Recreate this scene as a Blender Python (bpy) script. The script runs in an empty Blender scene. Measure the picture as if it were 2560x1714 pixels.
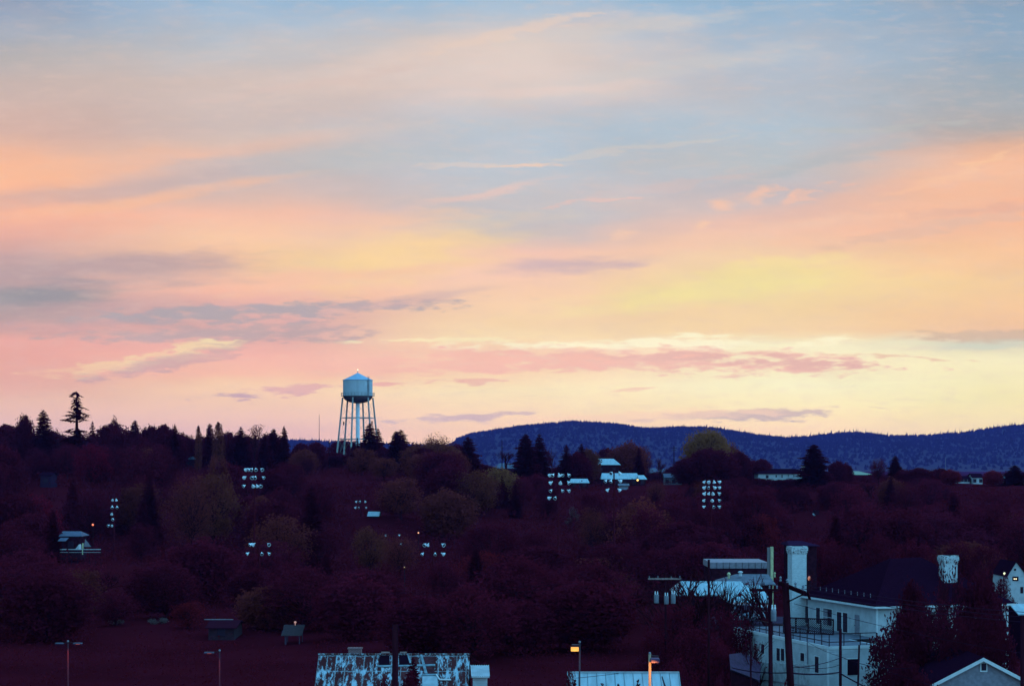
import bpy, bmesh, math, random
from mathutils import Vector, Matrix
R = math.radians
random.seed(7)
SC = bpy.context.scene
COL = SC.collection
# ---------------------------------------------------------------- camera model
F = 4777.0            # focal length in photo pixels (2560 wide), 30 degree field
HZ = 1158.0           # eye level in the photo
CZ = 22.0             # camera height above the low ground
def at(px, py, Y):    # a photo pixel at a chosen distance -> a point of the place
    return Vector(((px - 1280) / F * Y, Y, CZ - (py - HZ) / F * Y))
def s2l(c):
    return tuple(((v / 255) / 12.92) if v / 255 <= .04045 else (((v / 255) + .055) / 1.055) ** 2.4 for v in c)
def sst(a, b, x):
    t = min(1, max(0, (x - a) / (b - a)))
    return t * t * (3 - 2 * t)

# ---------------------------------------------------------------- materials
MATS = {}
def nodes_of(m):
    m.use_nodes = True
    nt = m.node_tree
    return nt, nt.nodes, nt.links
def mat(name, col, rough=.7, metal=0., noise=0., nscale=3., spec=.3, col2=None, stretch=(1, 1, 1), lo=.4, hi=.6):
    """noisy two tone surface in object space"""
    if name in MATS: return MATS[name]
    m = bpy.data.materials.new(name); MATS[name] = m
    nt, N, L = nodes_of(m)
    b = N['Principled BSDF']
    b.inputs['Roughness'].default_value = rough
    b.inputs['Metallic'].default_value = metal
    b.inputs['Specular IOR Level'].default_value = spec
    if noise > 0 or col2:
        tc = N.new('ShaderNodeTexCoord'); mp = N.new('ShaderNodeMapping'); mp.inputs['Scale'].default_value = stretch
        L.new(tc.outputs['Object'], mp.inputs['Vector'])
        n = N.new('ShaderNodeTexNoise'); n.inputs['Scale'].default_value = nscale; n.inputs['Detail'].default_value = 6
        L.new(mp.outputs[0], n.inputs['Vector'])
        r = N.new('ShaderNodeValToRGB')
        c2 = col2 or tuple(c * (1 - noise) for c in col)
        r.color_ramp.elements[0].position = lo; r.color_ramp.elements[0].color = (*c2, 1)
        r.color_ramp.elements[1].position = hi; r.color_ramp.elements[1].color = (*col, 1)
        L.new(n.outputs['Fac'], r.inputs['Fac']); L.new(r.outputs['Color'], b.inputs['Base Color'])
    else:
        b.inputs['Base Color'].default_value = (*col, 1)
    return m
def emit(name, col, strength):
    if name in MATS: return MATS[name]
    m = bpy.data.materials.new(name); MATS[name] = m
    nt, N, L = nodes_of(m)
    b = N['Principled BSDF']
    b.inputs['Base Color'].default_value = (.02, .02, .02, 1)
    b.inputs['Emission Color'].default_value = (*col, 1)
    b.inputs['Emission Strength'].default_value = strength
    return m
def leaf_mat(name, translucent=.3, var=.55, nscale=.35):
    """foliage: each plant's own hue comes from its object colour; leaf groups vary"""
    m = bpy.data.materials.new(name); MATS[name] = m
    nt, N, L = nodes_of(m)
    N.remove(N['Principled BSDF'])
    oi = N.new('ShaderNodeObjectInfo'); tc = N.new('ShaderNodeTexCoord')
    n = N.new('ShaderNodeTexNoise'); n.inputs['Scale'].default_value = nscale; n.inputs['Detail'].default_value = 4
    L.new(tc.outputs['Object'], n.inputs['Vector'])
    mr = N.new('ShaderNodeMapRange'); mr.inputs['From Min'].default_value = .3; mr.inputs['From Max'].default_value = .7
    mr.inputs['To Min'].default_value = 1 - var; mr.inputs['To Max'].default_value = 1 + var
    L.new(n.outputs['Fac'], mr.inputs['Value'])
    mx = N.new('ShaderNodeVectorMath'); mx.operation = 'SCALE'
    L.new(oi.outputs['Color'], mx.inputs[0]); L.new(mr.outputs[0], mx.inputs['Scale'])
    d = N.new('ShaderNodeBsdfDiffuse'); t = N.new('ShaderNodeBsdfTranslucent'); ms = N.new('ShaderNodeMixShader')
    ms.inputs[0].default_value = translucent
    L.new(mx.outputs[0], d.inputs['Color']); L.new(mx.outputs[0], t.inputs['Color'])
    L.new(d.outputs[0], ms.inputs[1]); L.new(t.outputs[0], ms.inputs[2])
    L.new(ms.outputs[0], N['Material Output'].inputs['Surface'])
    return m

# ---------------------------------------------------------------- mesh builder
class MB:
    def __init__(s): s.v = []; s.f = []
    def face(s, *pts):
        i = len(s.v); s.v += [Vector(p) for p in pts]; s.f.append(tuple(range(i, i + len(pts))))
    def box(s, c, size, rz=0., rx=0., ry=0.):
        M = Matrix.Rotation(rz, 3, 'Z') @ Matrix.Rotation(ry, 3, 'Y') @ Matrix.Rotation(rx, 3, 'X')
        i = len(s.v); c = Vector(c)
        for z in (-.5, .5):
            for (x, y) in ((-.5, -.5), (.5, -.5), (.5, .5), (-.5, .5)):
                s.v.append(c + M @ Vector((x * size[0], y * size[1], z * size[2])))
        for q in ((3, 2, 1, 0), (4, 5, 6, 7), (0, 1, 5, 4), (1, 2, 6, 5), (2, 3, 7, 6), (3, 0, 4, 7)):
            s.f.append(tuple(i + k for k in q))
    def bar(s, a, b, w, h=None):      # square bar between two points
        a = Vector(a); b = Vector(b); h = h or w
        d = (b - a).normalized(); up = Vector((0, 0, 1)) if abs(d.z) < .95 else Vector((1, 0, 0))
        x = d.cross(up).normalized() * w / 2; y = x.cross(d).normalized() * h / 2
        i = len(s.v)
        for p in (a, b): s.v += [p - x - y, p + x - y, p + x + y, p - x + y]
        for q in ((3, 2, 1, 0), (4, 5, 6, 7), (0, 1, 5, 4), (1, 2, 6, 5), (2, 3, 7, 6), (3, 0, 4, 7)):
            s.f.append(tuple(i + k for k in q))
    def tube(s, pts, rad, n=8, cap=True):
        pts = [Vector(p) for p in pts]
        if not isinstance(rad, (list, tuple)): rad = [rad] * len(pts)
        i0 = len(s.v)
        for k, p in enumerate(pts):
            d = (pts[min(k + 1, len(pts) - 1)] - pts[max(k - 1, 0)]).normalized()
            up = Vector((0, 0, 1)) if abs(d.z) < .9 else Vector((1, 0, 0))
            x = d.cross(up).normalized(); y = x.cross(d).normalized()
            for j in range(n):
                a = 2 * math.pi * j / n
                s.v.append(p + (x * math.cos(a) + y * math.sin(a)) * rad[k])
        for k in range(len(pts) - 1):
            for j in range(n):
                a = i0 + k * n + j; b = i0 + k * n + (j + 1) % n
                s.f.append((a, b, b + n, a + n))
        if cap:
            s.f.append(tuple(i0 + j for j in reversed(range(n))))
            s.f.append(tuple(i0 + (len(pts) - 1) * n + j for j in range(n)))
    def lathe(s, prof, c, n=24, axis=(0, 0, 1), cap=False):
        c = Vector(c); ax = Vector(axis).normalized()
        q = Vector((0, 0, 1)).rotation_difference(ax).to_matrix()
        i0 = len(s.v)
        for (r, z) in prof:
            for j in range(n):
                a = 2 * math.pi * j / n
                s.v.append(c + q @ Vector((r * math.cos(a), r * math.sin(a), z)))
        for k in range(len(prof) - 1):
            for j in range(n):
                a = i0 + k * n + j; b = i0 + k * n + (j + 1) % n
                s.f.append((a, b, b + n, a + n))
        if cap:
            s.f.append(tuple(i0 + j for j in reversed(range(n))))
            s.f.append(tuple(i0 + (len(prof) - 1) * n + j for j in range(n)))
    def mesh(s, name, m=None, off=Vector((0, 0, 0)), smooth=False):
        me = bpy.data.meshes.new(name)
        me.from_pydata([v - off for v in s.v], [], s.f)
        if m: me.materials.append(m)
        if smooth:
            for p in me.polygons: p.use_smooth = True
        me.update()
        return me
    def build(s, name, m, parent=None, smooth=False, bevel=0):
        root = parent
        while root is not None and root.parent is not None: root = root.parent
        off = root.location.copy() if root is not None else Vector((0, 0, 0))
        o = bpy.data.objects.new(name, s.mesh(name, m, off, smooth)); COL.objects.link(o)
        if parent is not None: o.parent = parent
        if bevel:
            md = o.modifiers.new('bevel', 'BEVEL'); md.width = bevel; md.segments = 2; md.limit_method = 'ANGLE'
        return o
def thing(name, label, cat, loc, group=None):
    o = bpy.data.objects.new(name, None); COL.objects.link(o); o.location = loc
    o.empty_display_size = .5
    o['label'] = label; o['category'] = cat
    if group: o['group'] = group
    return o
def tag(o, label, cat, group=None):
    o['label'] = label; o['category'] = cat
    if group: o['group'] = group
    return o
def setorigin(o):      # top-level single mesh: origin to its base
    me = o.data; n = len(me.vertices)
    c = Vector((sum(v.co.x for v in me.vertices) / n, sum(v.co.y for v in me.vertices) / n, min(v.co.z for v in me.vertices)))
    for v in me.vertices: v.co -= c
    o.location = c
    return o

# ---------------------------------------------------------------- terrain
BUMPS = [(-77, 335, 5.5, 13), (-34, 473, 4.5, 10), (-127, 523, 5.5, 13), (76, 481, 5, 8)]      # terraces that carry houses on the slope
def G(x, Y):
    z = 18 * sst(400, 615, Y)
    for bx, by, bh, bs in BUMPS: z += bh * math.exp(-((x - bx) ** 2 + (Y - by) ** 2) / (2 * bs * bs))
    z += 3 * sst(600, 740, Y) * sst(10, -50, x)
    z -= 3.0 * sst(480, 590, Y) * sst(-10, 20, x)
    z += .35 * math.sin(x * .05 + Y * .031) + .25 * math.sin(x * .11 - Y * .07)
    return z * (1 - sst(900, 1600, Y)) - (5 * sst(1200, 2500, Y))
# ---------------------------------------------------------------- sky, sun, camera, air
SKY_COLS = {   # sky colour by height (photo row) at five bearings
 0:    [(-400,(95,125,165)),(0,(132,155,184)),(90,(158,172,188)),(150,(180,176,176)),(230,(200,178,170)),(330,(214,176,162)),(385,(243,184,152)),(440,(251,185,146)),(540,(249,180,150)),(590,(233,174,156)),(640,(208,166,160)),(680,(190,160,158)),(750,(172,152,154)),(810,(186,158,154)),(850,(236,170,156)),(890,(232,168,152)),(950,(228,172,154)),(1000,(232,186,162)),(1080,(222,182,166))],
 640:  [(-400,(105,140,185)),(0,(150,184,212)),(70,(168,188,206)),(130,(190,192,196)),(210,(208,190,182)),(310,(204,188,183)),(350,(218,190,176)),(390,(204,188,184)),(440,(200,187,186)),(490,(214,186,176)),(540,(249,192,164)),(600,(249,202,162)),(660,(249,198,160)),(720,(248,184,158)),(770,(222,172,163)),(830,(226,174,164)),(880,(244,182,164)),(930,(246,196,162)),(970,(246,207,167)),(1030,(240,198,170)),(1090,(230,186,168))],
 1280: [(-400,(110,150,195)),(0,(154,190,217)),(60,(186,195,205)),(120,(220,205,196)),(220,(222,204,196)),(270,(200,198,202)),(330,(180,195,208)),(430,(185,196,205)),(500,(195,193,195)),(580,(205,192,189)),(620,(246,198,178)),(680,(248,202,176)),(740,(248,206,168)),(800,(247,212,166)),(840,(250,222,172)),(880,(249,206,172)),(940,(249,214,172)),(975,(250,228,180)),(1030,(248,216,172)),(1090,(248,205,162))],
 1920: [(-400,(100,140,180)),(0,(142,178,206)),(110,(166,186,204)),(220,(182,190,200)),(310,(174,193,206)),(420,(185,193,197)),(480,(194,187,190)),(540,(210,188,182)),(580,(245,196,172)),(640,(246,210,166)),(700,(247,222,156)),(770,(246,214,160)),(835,(246,213,162)),(865,(250,240,196)),(910,(250,236,190)),(960,(249,241,194)),(1020,(248,232,178)),(1070,(249,218,168)),(1110,(248,208,160))],
 2560: [(-400,(80,115,150)),(0,(130,160,186)),(110,(136,166,190)),(220,(152,170,182)),(310,(168,168,168)),(360,(214,172,150)),(410,(249,186,148)),(520,(250,184,146)),(600,(250,193,150)),(700,(249,207,150)),(790,(248,200,150)),(830,(240,194,150)),(862,(216,210,182)),(900,(248,238,190)),(1000,(245,232,172)),(1080,(246,220,162))],
}
def clear_air(c, py):   # linear colour above the haze that shows as c through it
    L_ = 13000 if py > 1066 else min(13000, 240 * 4777 / (1158 - py)); T = math.exp(-3.1e-5 * L_)
    return tuple(max(.01, (v - (1 - T) * i) / T) for v, i in zip(s2l(c), (.022, .055, .22)))
# clouds and glows: centre x, y, half length, half height, rise in degrees, colour, opacity, wispiness
CLOUDS = [
 (300,470,620,42,7,(190,172,172),.55,.6), (120,425,500,54,8,(253,189,150),.8,.5), (330,505,560,24,8,(250,190,152),.7,.6),
 (620,360,520,26,6,(236,190,168),.5,.7), (900,400,420,60,4,(187,193,193),.6,.6), (1000,320,700,40,3,(194,197,198),.4,.6),
 (1500,330,800,70,4,(176,195,208),.5,.6), (1280,540,360,62,-2,(192,193,197),.8,.5), (1180,490,260,12,10,(240,198,182),.55,.9),
 (1050,150,620,56,13,(226,206,196),.6,.8), (1560,190,620,44,9,(206,203,200),.55,.9), (1560,70,420,28,8,(210,204,198),.5,.9), (1240,90,260,16,14,(234,208,190),.5,1.3), (760,215,340,18,10,(218,192,182),.4,1.2),
 (1360,225,420,18,5,(230,206,196),.55,.9),
 (960,640,480,100,9,(250,213,152),.95,.45), (820,570,420,30,7,(249,200,164),.5,.9), (700,700,560,24,5,(251,190,160),.65,.6),
 (260,672,520,50,1,(186,160,160),.85,.6), (1020,668,160,16,8,(246,196,160),.3,.6), (50,742,360,46,3,(146,148,152),.85,.6),
 (240,712,260,14,2,(166,152,156),.6,.8), (560,785,560,26,3,(174,165,168),.9,1.2), (1000,745,320,18,7,(200,170,168),.6,.8),
 (540,832,430,26,1,(190,168,166),.85,1.2), (160,815,380,18,0,(222,164,156),.55,.8), (560,925,460,26,0,(248,180,162),.4,.9),
 (480,866,90,16,10,(244,216,168),.8,2.1),(330,908,150,20,6,(243,212,166),.7,2.1),(250,926,80,12,4,(242,210,166),.6,2.1),(400,885,120,12,12,(244,214,168),.65,2.1), (545,858,70,11,-6,(244,220,172),.8,2.1), (420,905,260,24,12,(200,164,164),.7,1.4), (170,925,150,12,4,(240,196,160),.6,1.6),
 (800,905,420,30,-3,(248,184,166),.5,.9),
 (2400,462,540,108,18,(250,190,150),.72,.7), (2380,560,420,16,10,(226,186,164),.5,1.3), (2420,420,260,12,20,(252,200,156),.6,1.3), (2060,520,420,40,12,(240,188,164),.55,.9), (2500,520,300,14,4,(226,176,156),.5,1.2), (2050,410,420,26,14,(176,184,188),.6,.7),
 (1850,590,520,26,8,(249,202,170),.5,.8), (1800,715,560,50,8,(247,230,152),.85,.6), (1950,660,260,26,6,(248,226,152),.5,1.),
 (2350,640,420,60,6,(249,200,152),.5,.8), (1430,662,230,30,2,(204,177,180),.85,.9),
 (1560,862,520,18,1,(253,244,204),.9,1.2), (1150,850,260,10,0,(252,236,186),.7,1.5),
 (1570,902,690,34,-1,(240,190,170),1.,1.2), (1760,899,400,13,-2,(226,180,166),.7,2.), (1180,905,420,32,0,(246,190,168),.85,1.4), (2250,894,190,7,-3,(232,188,158),.7,1.6),
 (1010,955,110,10,2,(236,178,162),.9,1.4), (1215,951,80,8,2,(236,184,164),.8,1.5), (720,973,190,13,6,(224,174,168),.85,1.9), (570,987,120,8,3,(196,164,170),.85,1.4),
 (1090,1050,230,13,3,(208,180,174),.85,1.9), (1240,1038,140,8,5,(206,178,172),.7,1.5), (1850,1040,260,16,2,(201,179,167),.95,1.3), (1600,976,90,7,5,(240,200,170),.8,1.6), (1560,1045,420,16,2,(246,208,172),.6,1.2),
 (2500,838,260,22,2,(210,182,154),.85,1.), (2470,868,240,16,2,(206,212,190),.7,.9),
 (1325,418,130,9,-2,(240,204,180),.75,1.4), (1150,415,160,7,3,(216,202,194),.6,1.5), (1560,378,280,10,7,(208,202,196),.55,1.4), (2200,318,240,12,3,(186,190,186),.5,1.3),
 (1800,522,46,24,10,(250,196,164),.75,.95), (1858,494,34,22,40,(249,196,166),.7,.95), (1880,512,30,16,0,(248,196,168),.5,.9), (1745,574,24,13,0,(250,204,168),.7,.9), (1968,500,30,22,50,(248,194,166),.6,.95), (2010,488,70,14,12,(244,192,166),.55,1.6), (2090,462,60,12,8,(242,190,166),.55,1.8), (1930,470,60,12,15,(238,192,170),.5,1.8), (1540,500,160,9,4,(234,192,180),.6,2.), (1650,470,220,16,8,(214,190,184),.4,1.6), (1568,588,30,11,0,(250,206,174),.6,.9),
]
world = bpy.data.worlds.new("World"); SC.world = world
world.use_nodes = True
def build_world():
    nt = world.node_tree; N = nt.nodes; L = nt.links
    N.clear()
    def new(t, **k):
        n = N.new(t)
        for a, v in k.items(): setattr(n, a, v)
        return n
    def mth(op, a, b=None, c=None, clamp=False):
        n = new('ShaderNodeMath', operation=op, use_clamp=clamp)
        for i, v in enumerate((a, b, c)):
            if v is None: continue
            if isinstance(v, (int, float)): n.inputs[i].default_value = v
            else: L.new(v, n.inputs[i])
        return n.outputs[0]
    tc = new('ShaderNodeTexCoord'); sp = new('ShaderNodeSeparateXYZ'); L.new(tc.outputs['Generated'], sp.inputs[0])
    dx, dy, dz = sp.outputs
    yy = mth('MAXIMUM', dy, .05)
    # bearing and height of the direction, in thousands of photo pixels
    U = mth('MULTIPLY_ADD', mth('DIVIDE', dx, yy), F / 1000, 1.28)
    V = mth('MULTIPLY_ADD', mth('DIVIDE', dz, yy), -F / 1000, HZ / 1000)
    cb = new('ShaderNodeCombineXYZ'); L.new(U, cb.inputs[0]); L.new(V, cb.inputs[1])
    def noise(scale, stretch, detail, rot=0., seed=0.):
        mp = new('ShaderNodeMapping'); mp.inputs['Scale'].default_value = (stretch[0], stretch[1], 1); mp.inputs['Rotation'].default_value = (0, 0, rot); mp.inputs['Location'].default_value = (seed, seed * 1.7, seed)
        L.new(cb.outputs[0], mp.inputs[0])
        n = new('ShaderNodeTexNoise'); n.inputs['Scale'].default_value = scale; n.inputs['Detail'].default_value = detail; n.inputs['Roughness'].default_value = .55
        L.new(mp.outputs[0], n.inputs['Vector'])
        return n
    wl = noise(1.0, (1.6, 6.5), 3, .10, 3.1)      # broad drift of the cloud bands
    wf = noise(1.0, (7., 34.), 5, .08, 9.7)       # wisps
    def vop(op, a, b=None, s=None):
        n = new('ShaderNodeVectorMath', operation=op)
        if isinstance(a, tuple): n.inputs[0].default_value = a
        else: L.new(a, n.inputs[0])
        if b is not None:
            if isinstance(b, tuple): n.inputs[1].default_value = b
            else: L.new(b, n.inputs[1])
        if s is not None: n.inputs['Scale'].default_value = s
        return n.outputs[0]
    d1 = vop('MULTIPLY', vop('SUBTRACT', wl.outputs['Color'], (.5, .5, .5)), (.30, .075, 0))
    d2 = vop('MULTIPLY', vop('SUBTRACT', wf.outputs['Color'], (.5, .5, .5)), (.16, .030, 0))
    soft = vop('ADD', vop('ADD', cb.outputs[0], d1), vop('SCALE', d2, s=.7))
    fine = vop('ADD', vop('ADD', cb.outputs[0], vop('SCALE', d1, s=.35)), vop('SCALE', d2, s=1.3))
    ss = new('ShaderNodeSeparateXYZ'); L.new(soft, ss.inputs[0])
    Us, Vs = ss.outputs[0], ss.outputs[1]
    vmin, vmax = -.4, 1.12
    tv = mth('MULTIPLY_ADD', Vs, 1 / (vmax - vmin), -vmin / (vmax - vmin), True)
    col = None; prev = None
    for px in sorted(SKY_COLS):
        r = new('ShaderNodeValToRGB'); cr = r.color_ramp
        cr.interpolation = 'LINEAR'
        stops = SKY_COLS[px]
        while len(cr.elements) < len(stops): cr.elements.new(.5)
        for e, (y, c) in zip(cr.elements, stops): e.position = (y / 1000 - vmin) / (vmax - vmin)
        for e, (y, c) in zip(cr.elements, stops): e.color = (*clear_air(c, y), 1)
        L.new(tv, r.inputs[0])
        if col is None: col = r.outputs[0]
        else:
            f = new('ShaderNodeMapRange', interpolation_type='SMOOTHSTEP'); L.new(Us, f.inputs['Value'])
            f.inputs['From Min'].default_value = prev / 1000; f.inputs['From Max'].default_value = px / 1000
            mx = new('ShaderNodeMix', data_type='RGBA'); L.new(f.outputs[0], mx.inputs[0]); L.new(col, mx.inputs[6]); L.new(r.outputs[0], mx.inputs[7])
            col = mx.outputs[2]
        prev = px
    wv = mth('SUBTRACT', wf.outputs['Fac'], .5)
    wh = noise(1.0, (17., 70.), 5, .14, 2.2)      # torn edges
    wv2 = mth('MULTIPLY_ADD', mth('SUBTRACT', wh.outputs['Fac'], .5), 1.1, wv)
    for ci, (cx, cy, rx, ry, ang, c, op, wisp) in enumerate(CLOUDS):
        if ci % 10 == 9:      # tie the coordinates to the colour so far: keeps the node evaluation in order and small
            for nm in (0, 1):
                n = new('ShaderNodeVectorMath', operation='MULTIPLY_ADD'); L.new(col, n.inputs[0]); n.inputs[1].default_value = (1e-7, 1e-7, 1e-7); L.new(soft if nm else fine, n.inputs[2])
                if nm: soft = n.outputs[0]
                else: fine = n.outputs[0]
        mp = new('ShaderNodeMapping', vector_type='TEXTURE')
        mp.inputs['Location'].default_value = (cx / 1000, cy / 1000, 0); mp.inputs['Rotation'].default_value = (0, 0, -R(ang)); mp.inputs['Scale'].default_value = (rx / 1000, ry / 1000, 1)
        L.new(fine if wisp >= 1 else soft, mp.inputs[0])
        g = new('ShaderNodeVectorMath', operation='LENGTH'); L.new(mp.outputs[0], g.inputs[0])
        q = mth('MULTIPLY_ADD', wv2 if wisp >= 1 else wv, 1.6 * wisp, g.outputs['Value'])
        f = new('ShaderNodeMapRange', interpolation_type='SMOOTHSTEP'); L.new(q, f.inputs['Value'])
        w = .98 if wisp < 1 else (.72 if wisp < 1.55 else .85)
        f.inputs['From Min'].default_value = 1.08; f.inputs['From Max'].default_value = 1.08 - w; f.inputs['To Max'].default_value = op
        mx = new('ShaderNodeMix', data_type='RGBA'); L.new(f.outputs[0], mx.inputs[0]); L.new(col, mx.inputs[6]); mx.inputs[7].default_value = (*clear_air(c, cy), 1)
        col = mx.outputs[2]
    # faint streaks everywhere
    st = noise(1.0, (3.2, 12.), 4, .20, 4.4)
    mr = new('ShaderNodeMapRange'); L.new(st.outputs['Fac'], mr.inputs['Value']); mr.inputs['From Min'].default_value = .3; mr.inputs['From Max'].default_value = .7; mr.inputs['To Min'].default_value = .965; mr.inputs['To Max'].default_value = 1.035
    ff = new('ShaderNodeMapRange'); L.new(wh.outputs['Fac'], ff.inputs['Value']); ff.inputs['From Min'].default_value = .5; ff.inputs['From Max'].default_value = .8; ff.inputs['To Max'].default_value = .22
    mx = new('ShaderNodeMix', data_type='RGBA'); L.new(ff.outputs[0], mx.inputs[0]); L.new(col, mx.inputs[6]); mx.inputs[7].default_value = (*s2l((240, 206, 188)), 1); col = mx.outputs[2]
    pt = noise(1.0, (5., 13.), 7, .15, 7.7)      # thin uneven veil
    vf = new('ShaderNodeMapRange'); L.new(pt.outputs['Fac'], vf.inputs['Value']); vf.inputs['From Min'].default_value = .42; vf.inputs['From Max'].default_value = .75; vf.inputs['To Max'].default_value = .30; hm = new('ShaderNodeMapRange', interpolation_type='SMOOTHSTEP'); L.new(V, hm.inputs['Value']); hm.inputs['From Min'].default_value = .72; hm.inputs['From Max'].default_value = .92; hm.inputs['To Min'].default_value = .7; hm.inputs['To Max'].default_value = .15
    mx = new('ShaderNodeMix', data_type='RGBA'); L.new(mth('MULTIPLY', vf.outputs[0], hm.outputs[0]), mx.inputs[0]); L.new(col, mx.inputs[6]); mx.inputs[7].default_value = (*s2l((222, 196, 180)), 1); col = mx.outputs[2]
    mx = new('ShaderNodeMix', data_type='RGBA'); L.new(mth('MULTIPLY', hm.outputs[0], .09), mx.inputs[0]); L.new(col, mx.inputs[6]); mx.inputs[7].default_value = (*s2l((226, 204, 190)), 1); col = mx.outputs[2]
    sc = new('ShaderNodeVectorMath', operation='SCALE'); L.new(col, sc.inputs[0]); L.new(mr.outputs[0], sc.inputs['Scale'])
    front = new('ShaderNodeBackground'); L.new(sc.outputs[0], front.inputs['Color']); front.inputs['Strength'].default_value = SKYGAIN
    # the rest of the dusk sky: a low-sun sky texture over the blue of the east and the zenith
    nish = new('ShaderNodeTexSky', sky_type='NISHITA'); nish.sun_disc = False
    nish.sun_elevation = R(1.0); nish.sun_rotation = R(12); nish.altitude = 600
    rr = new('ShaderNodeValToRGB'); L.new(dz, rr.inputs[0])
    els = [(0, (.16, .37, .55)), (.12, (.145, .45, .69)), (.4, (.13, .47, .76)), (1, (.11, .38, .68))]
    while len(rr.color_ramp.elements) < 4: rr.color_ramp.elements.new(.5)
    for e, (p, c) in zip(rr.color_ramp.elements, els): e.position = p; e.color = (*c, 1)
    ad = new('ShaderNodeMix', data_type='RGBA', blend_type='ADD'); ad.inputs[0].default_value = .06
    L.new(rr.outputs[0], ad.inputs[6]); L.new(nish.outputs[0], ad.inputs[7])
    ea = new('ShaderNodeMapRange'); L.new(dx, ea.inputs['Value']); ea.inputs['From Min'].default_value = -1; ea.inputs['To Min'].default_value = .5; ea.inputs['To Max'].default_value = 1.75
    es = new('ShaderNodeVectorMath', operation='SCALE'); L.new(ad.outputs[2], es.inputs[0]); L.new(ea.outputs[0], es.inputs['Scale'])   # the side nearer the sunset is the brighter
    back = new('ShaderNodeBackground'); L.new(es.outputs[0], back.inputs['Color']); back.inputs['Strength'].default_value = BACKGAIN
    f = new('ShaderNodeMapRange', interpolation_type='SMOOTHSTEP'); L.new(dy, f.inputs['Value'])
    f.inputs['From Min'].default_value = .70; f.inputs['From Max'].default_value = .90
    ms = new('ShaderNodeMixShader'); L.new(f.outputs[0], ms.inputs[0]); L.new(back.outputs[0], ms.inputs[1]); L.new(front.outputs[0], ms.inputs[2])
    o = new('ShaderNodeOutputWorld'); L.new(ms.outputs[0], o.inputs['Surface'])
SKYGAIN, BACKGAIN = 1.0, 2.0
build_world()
try: world.cycles.sampling_method = 'MANUAL'; world.cycles.sample_map_resolution = 512
except Exception: pass

sun = bpy.data.lights.new('sun', 'SUN'); sun.energy = .25; sun.angle = R(12); sun.color = (1, .62, .35)
so = bpy.data.objects.new('sun', sun); COL.objects.link(so)
# low in the west, a little to the right of the view axis
so.rotation_euler = (R(90 - 1.0), 0, R(180 - 12)); so.location = (0, 0, 300)

cam = bpy.data.cameras.new('camera'); co = bpy.data.objects.new('camera', cam); COL.objects.link(co)
co.location = (0, 0, CZ); co.rotation_euler = (R(90), 0, 0)
cam.sensor_fit = 'HORIZONTAL'; cam.sensor_width = 36; cam.lens = 36 * F / 2560
cam.shift_y = (HZ - 857) / 2560
cam.clip_start = .5; cam.clip_end = 60000
SC.camera = co
SC.view_settings.view_transform = 'Standard'; SC.view_settings.look = 'None'
SC.view_settings.exposure = 0; SC.view_settings.gamma = 1
SC.cycles.max_bounces = 5; SC.cycles.diffuse_bounces = 3; SC.cycles.glossy_bounces = 2; SC.cycles.transmission_bounces = 3
SC.cycles.sample_clamp_indirect = 4
SC.cycles.use_denoising = True
# ---------------------------------------------------------------- ground, far hills, air
def grid_mesh(xs, ys, zf):
    v = [Vector((x, y, zf(x, y))) for y in ys for x in xs]; n = len(xs)
    f = [(j * n + i, j * n + i + 1, (j + 1) * n + i + 1, (j + 1) * n + i) for j in range(len(ys) - 1) for i in range(n - 1)]
    return v, f
def axis(parts):
    out = []
    for a, b, st in parts:
        k = max(1, int(round((b - a) / st)))
        out += [a + (b - a) * i / k for i in range(k)]
    return out + [parts[-1][1]]
M_ground = mat('ground_soil', (.056, .0042, .0090), .95, noise=.6, nscale=.08, col2=(.044, .0032, .0068), spec=0)
mb = MB(); mb.v, mb.f = grid_mesh(axis([(-15000, -2000, 1300), (-2000, -240, 220), (-240, 240, 10), (240, 2000, 220), (2000, 15000, 1300)]),
                                  axis([(-400, 100, 100), (100, 1000, 12), (1000, 2600, 100), (2600, 12800, 1300)]), G)
o = mb.build('ground', M_ground); o['kind'] = 'structure'
for p in o.data.polygons: p.use_smooth = True

RIDGE = [(-2500,1092),(-600,1098),(300,1104),(722,1104),(850,1109),(1000,1116),(1110,1118),(1138,1113),(1150,1100),(1180,1090),(1230,1082),(1300,1072),(1380,1065),(1430,1060),(1480,1063),(1540,1068),(1580,1075),(1620,1077),(1680,1073),(1760,1073),(1810,1080),(1860,1088),(1920,1095),(1960,1098),(2020,1095),(2080,1088),(2120,1084),(2160,1086),(2200,1092),(2250,1094),(2330,1091),(2400,1085),(2450,1078),(2520,1068),(2560,1066),(2800,1050),(3300,1060),(5000,1080)]
YR = 9000.
def ridge_px(px):
    if px <= RIDGE[0][0]: return RIDGE[0][1]
    for (a, ya), (b, yb) in zip(RIDGE, RIDGE[1:]):
        if px <= b: return ya + (yb - ya) * (px - a) / (b - a)
    return RIDGE[-1][1]
def ridge_z(x):
    return CZ - (ridge_px(x / YR * F + 1280) - HZ) / F * YR
def hill_z(x, y):
    zr = ridge_z(x)
    t = sst(6300, 9000, y) if y <= YR else 1 - .5 * sst(9000, 12500, y)
    lump = 9 * math.sin(x * .0061 + y * .0043) * math.sin(y * .0035 + 1.3) + 5 * math.sin(x * .017 - y * .009)
    spur = 1 + .10 * math.sin(x * .0021 + 1.) * (1 - sst(8300, 9000, y))
    return -6 + (zr + 6) * t * spur + lump * t * (1 - t) * 3
M_hill = mat('hill_soil', (.07, .085, .095), .95, nscale=.006, col2=(.010, .0095, .017), lo=.66, hi=.80, spec=.1)
mb = MB(); mb.v, mb.f = grid_mesh(axis([(-7000, -2600, 200), (-2600, 2600, 24), (2600, 7000, 200)]), axis([(6200, 9000, 90), (9000, 12500, 500)]), hill_z)
o = mb.build('hills', M_hill, smooth=True); o['kind'] = 'structure'
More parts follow.
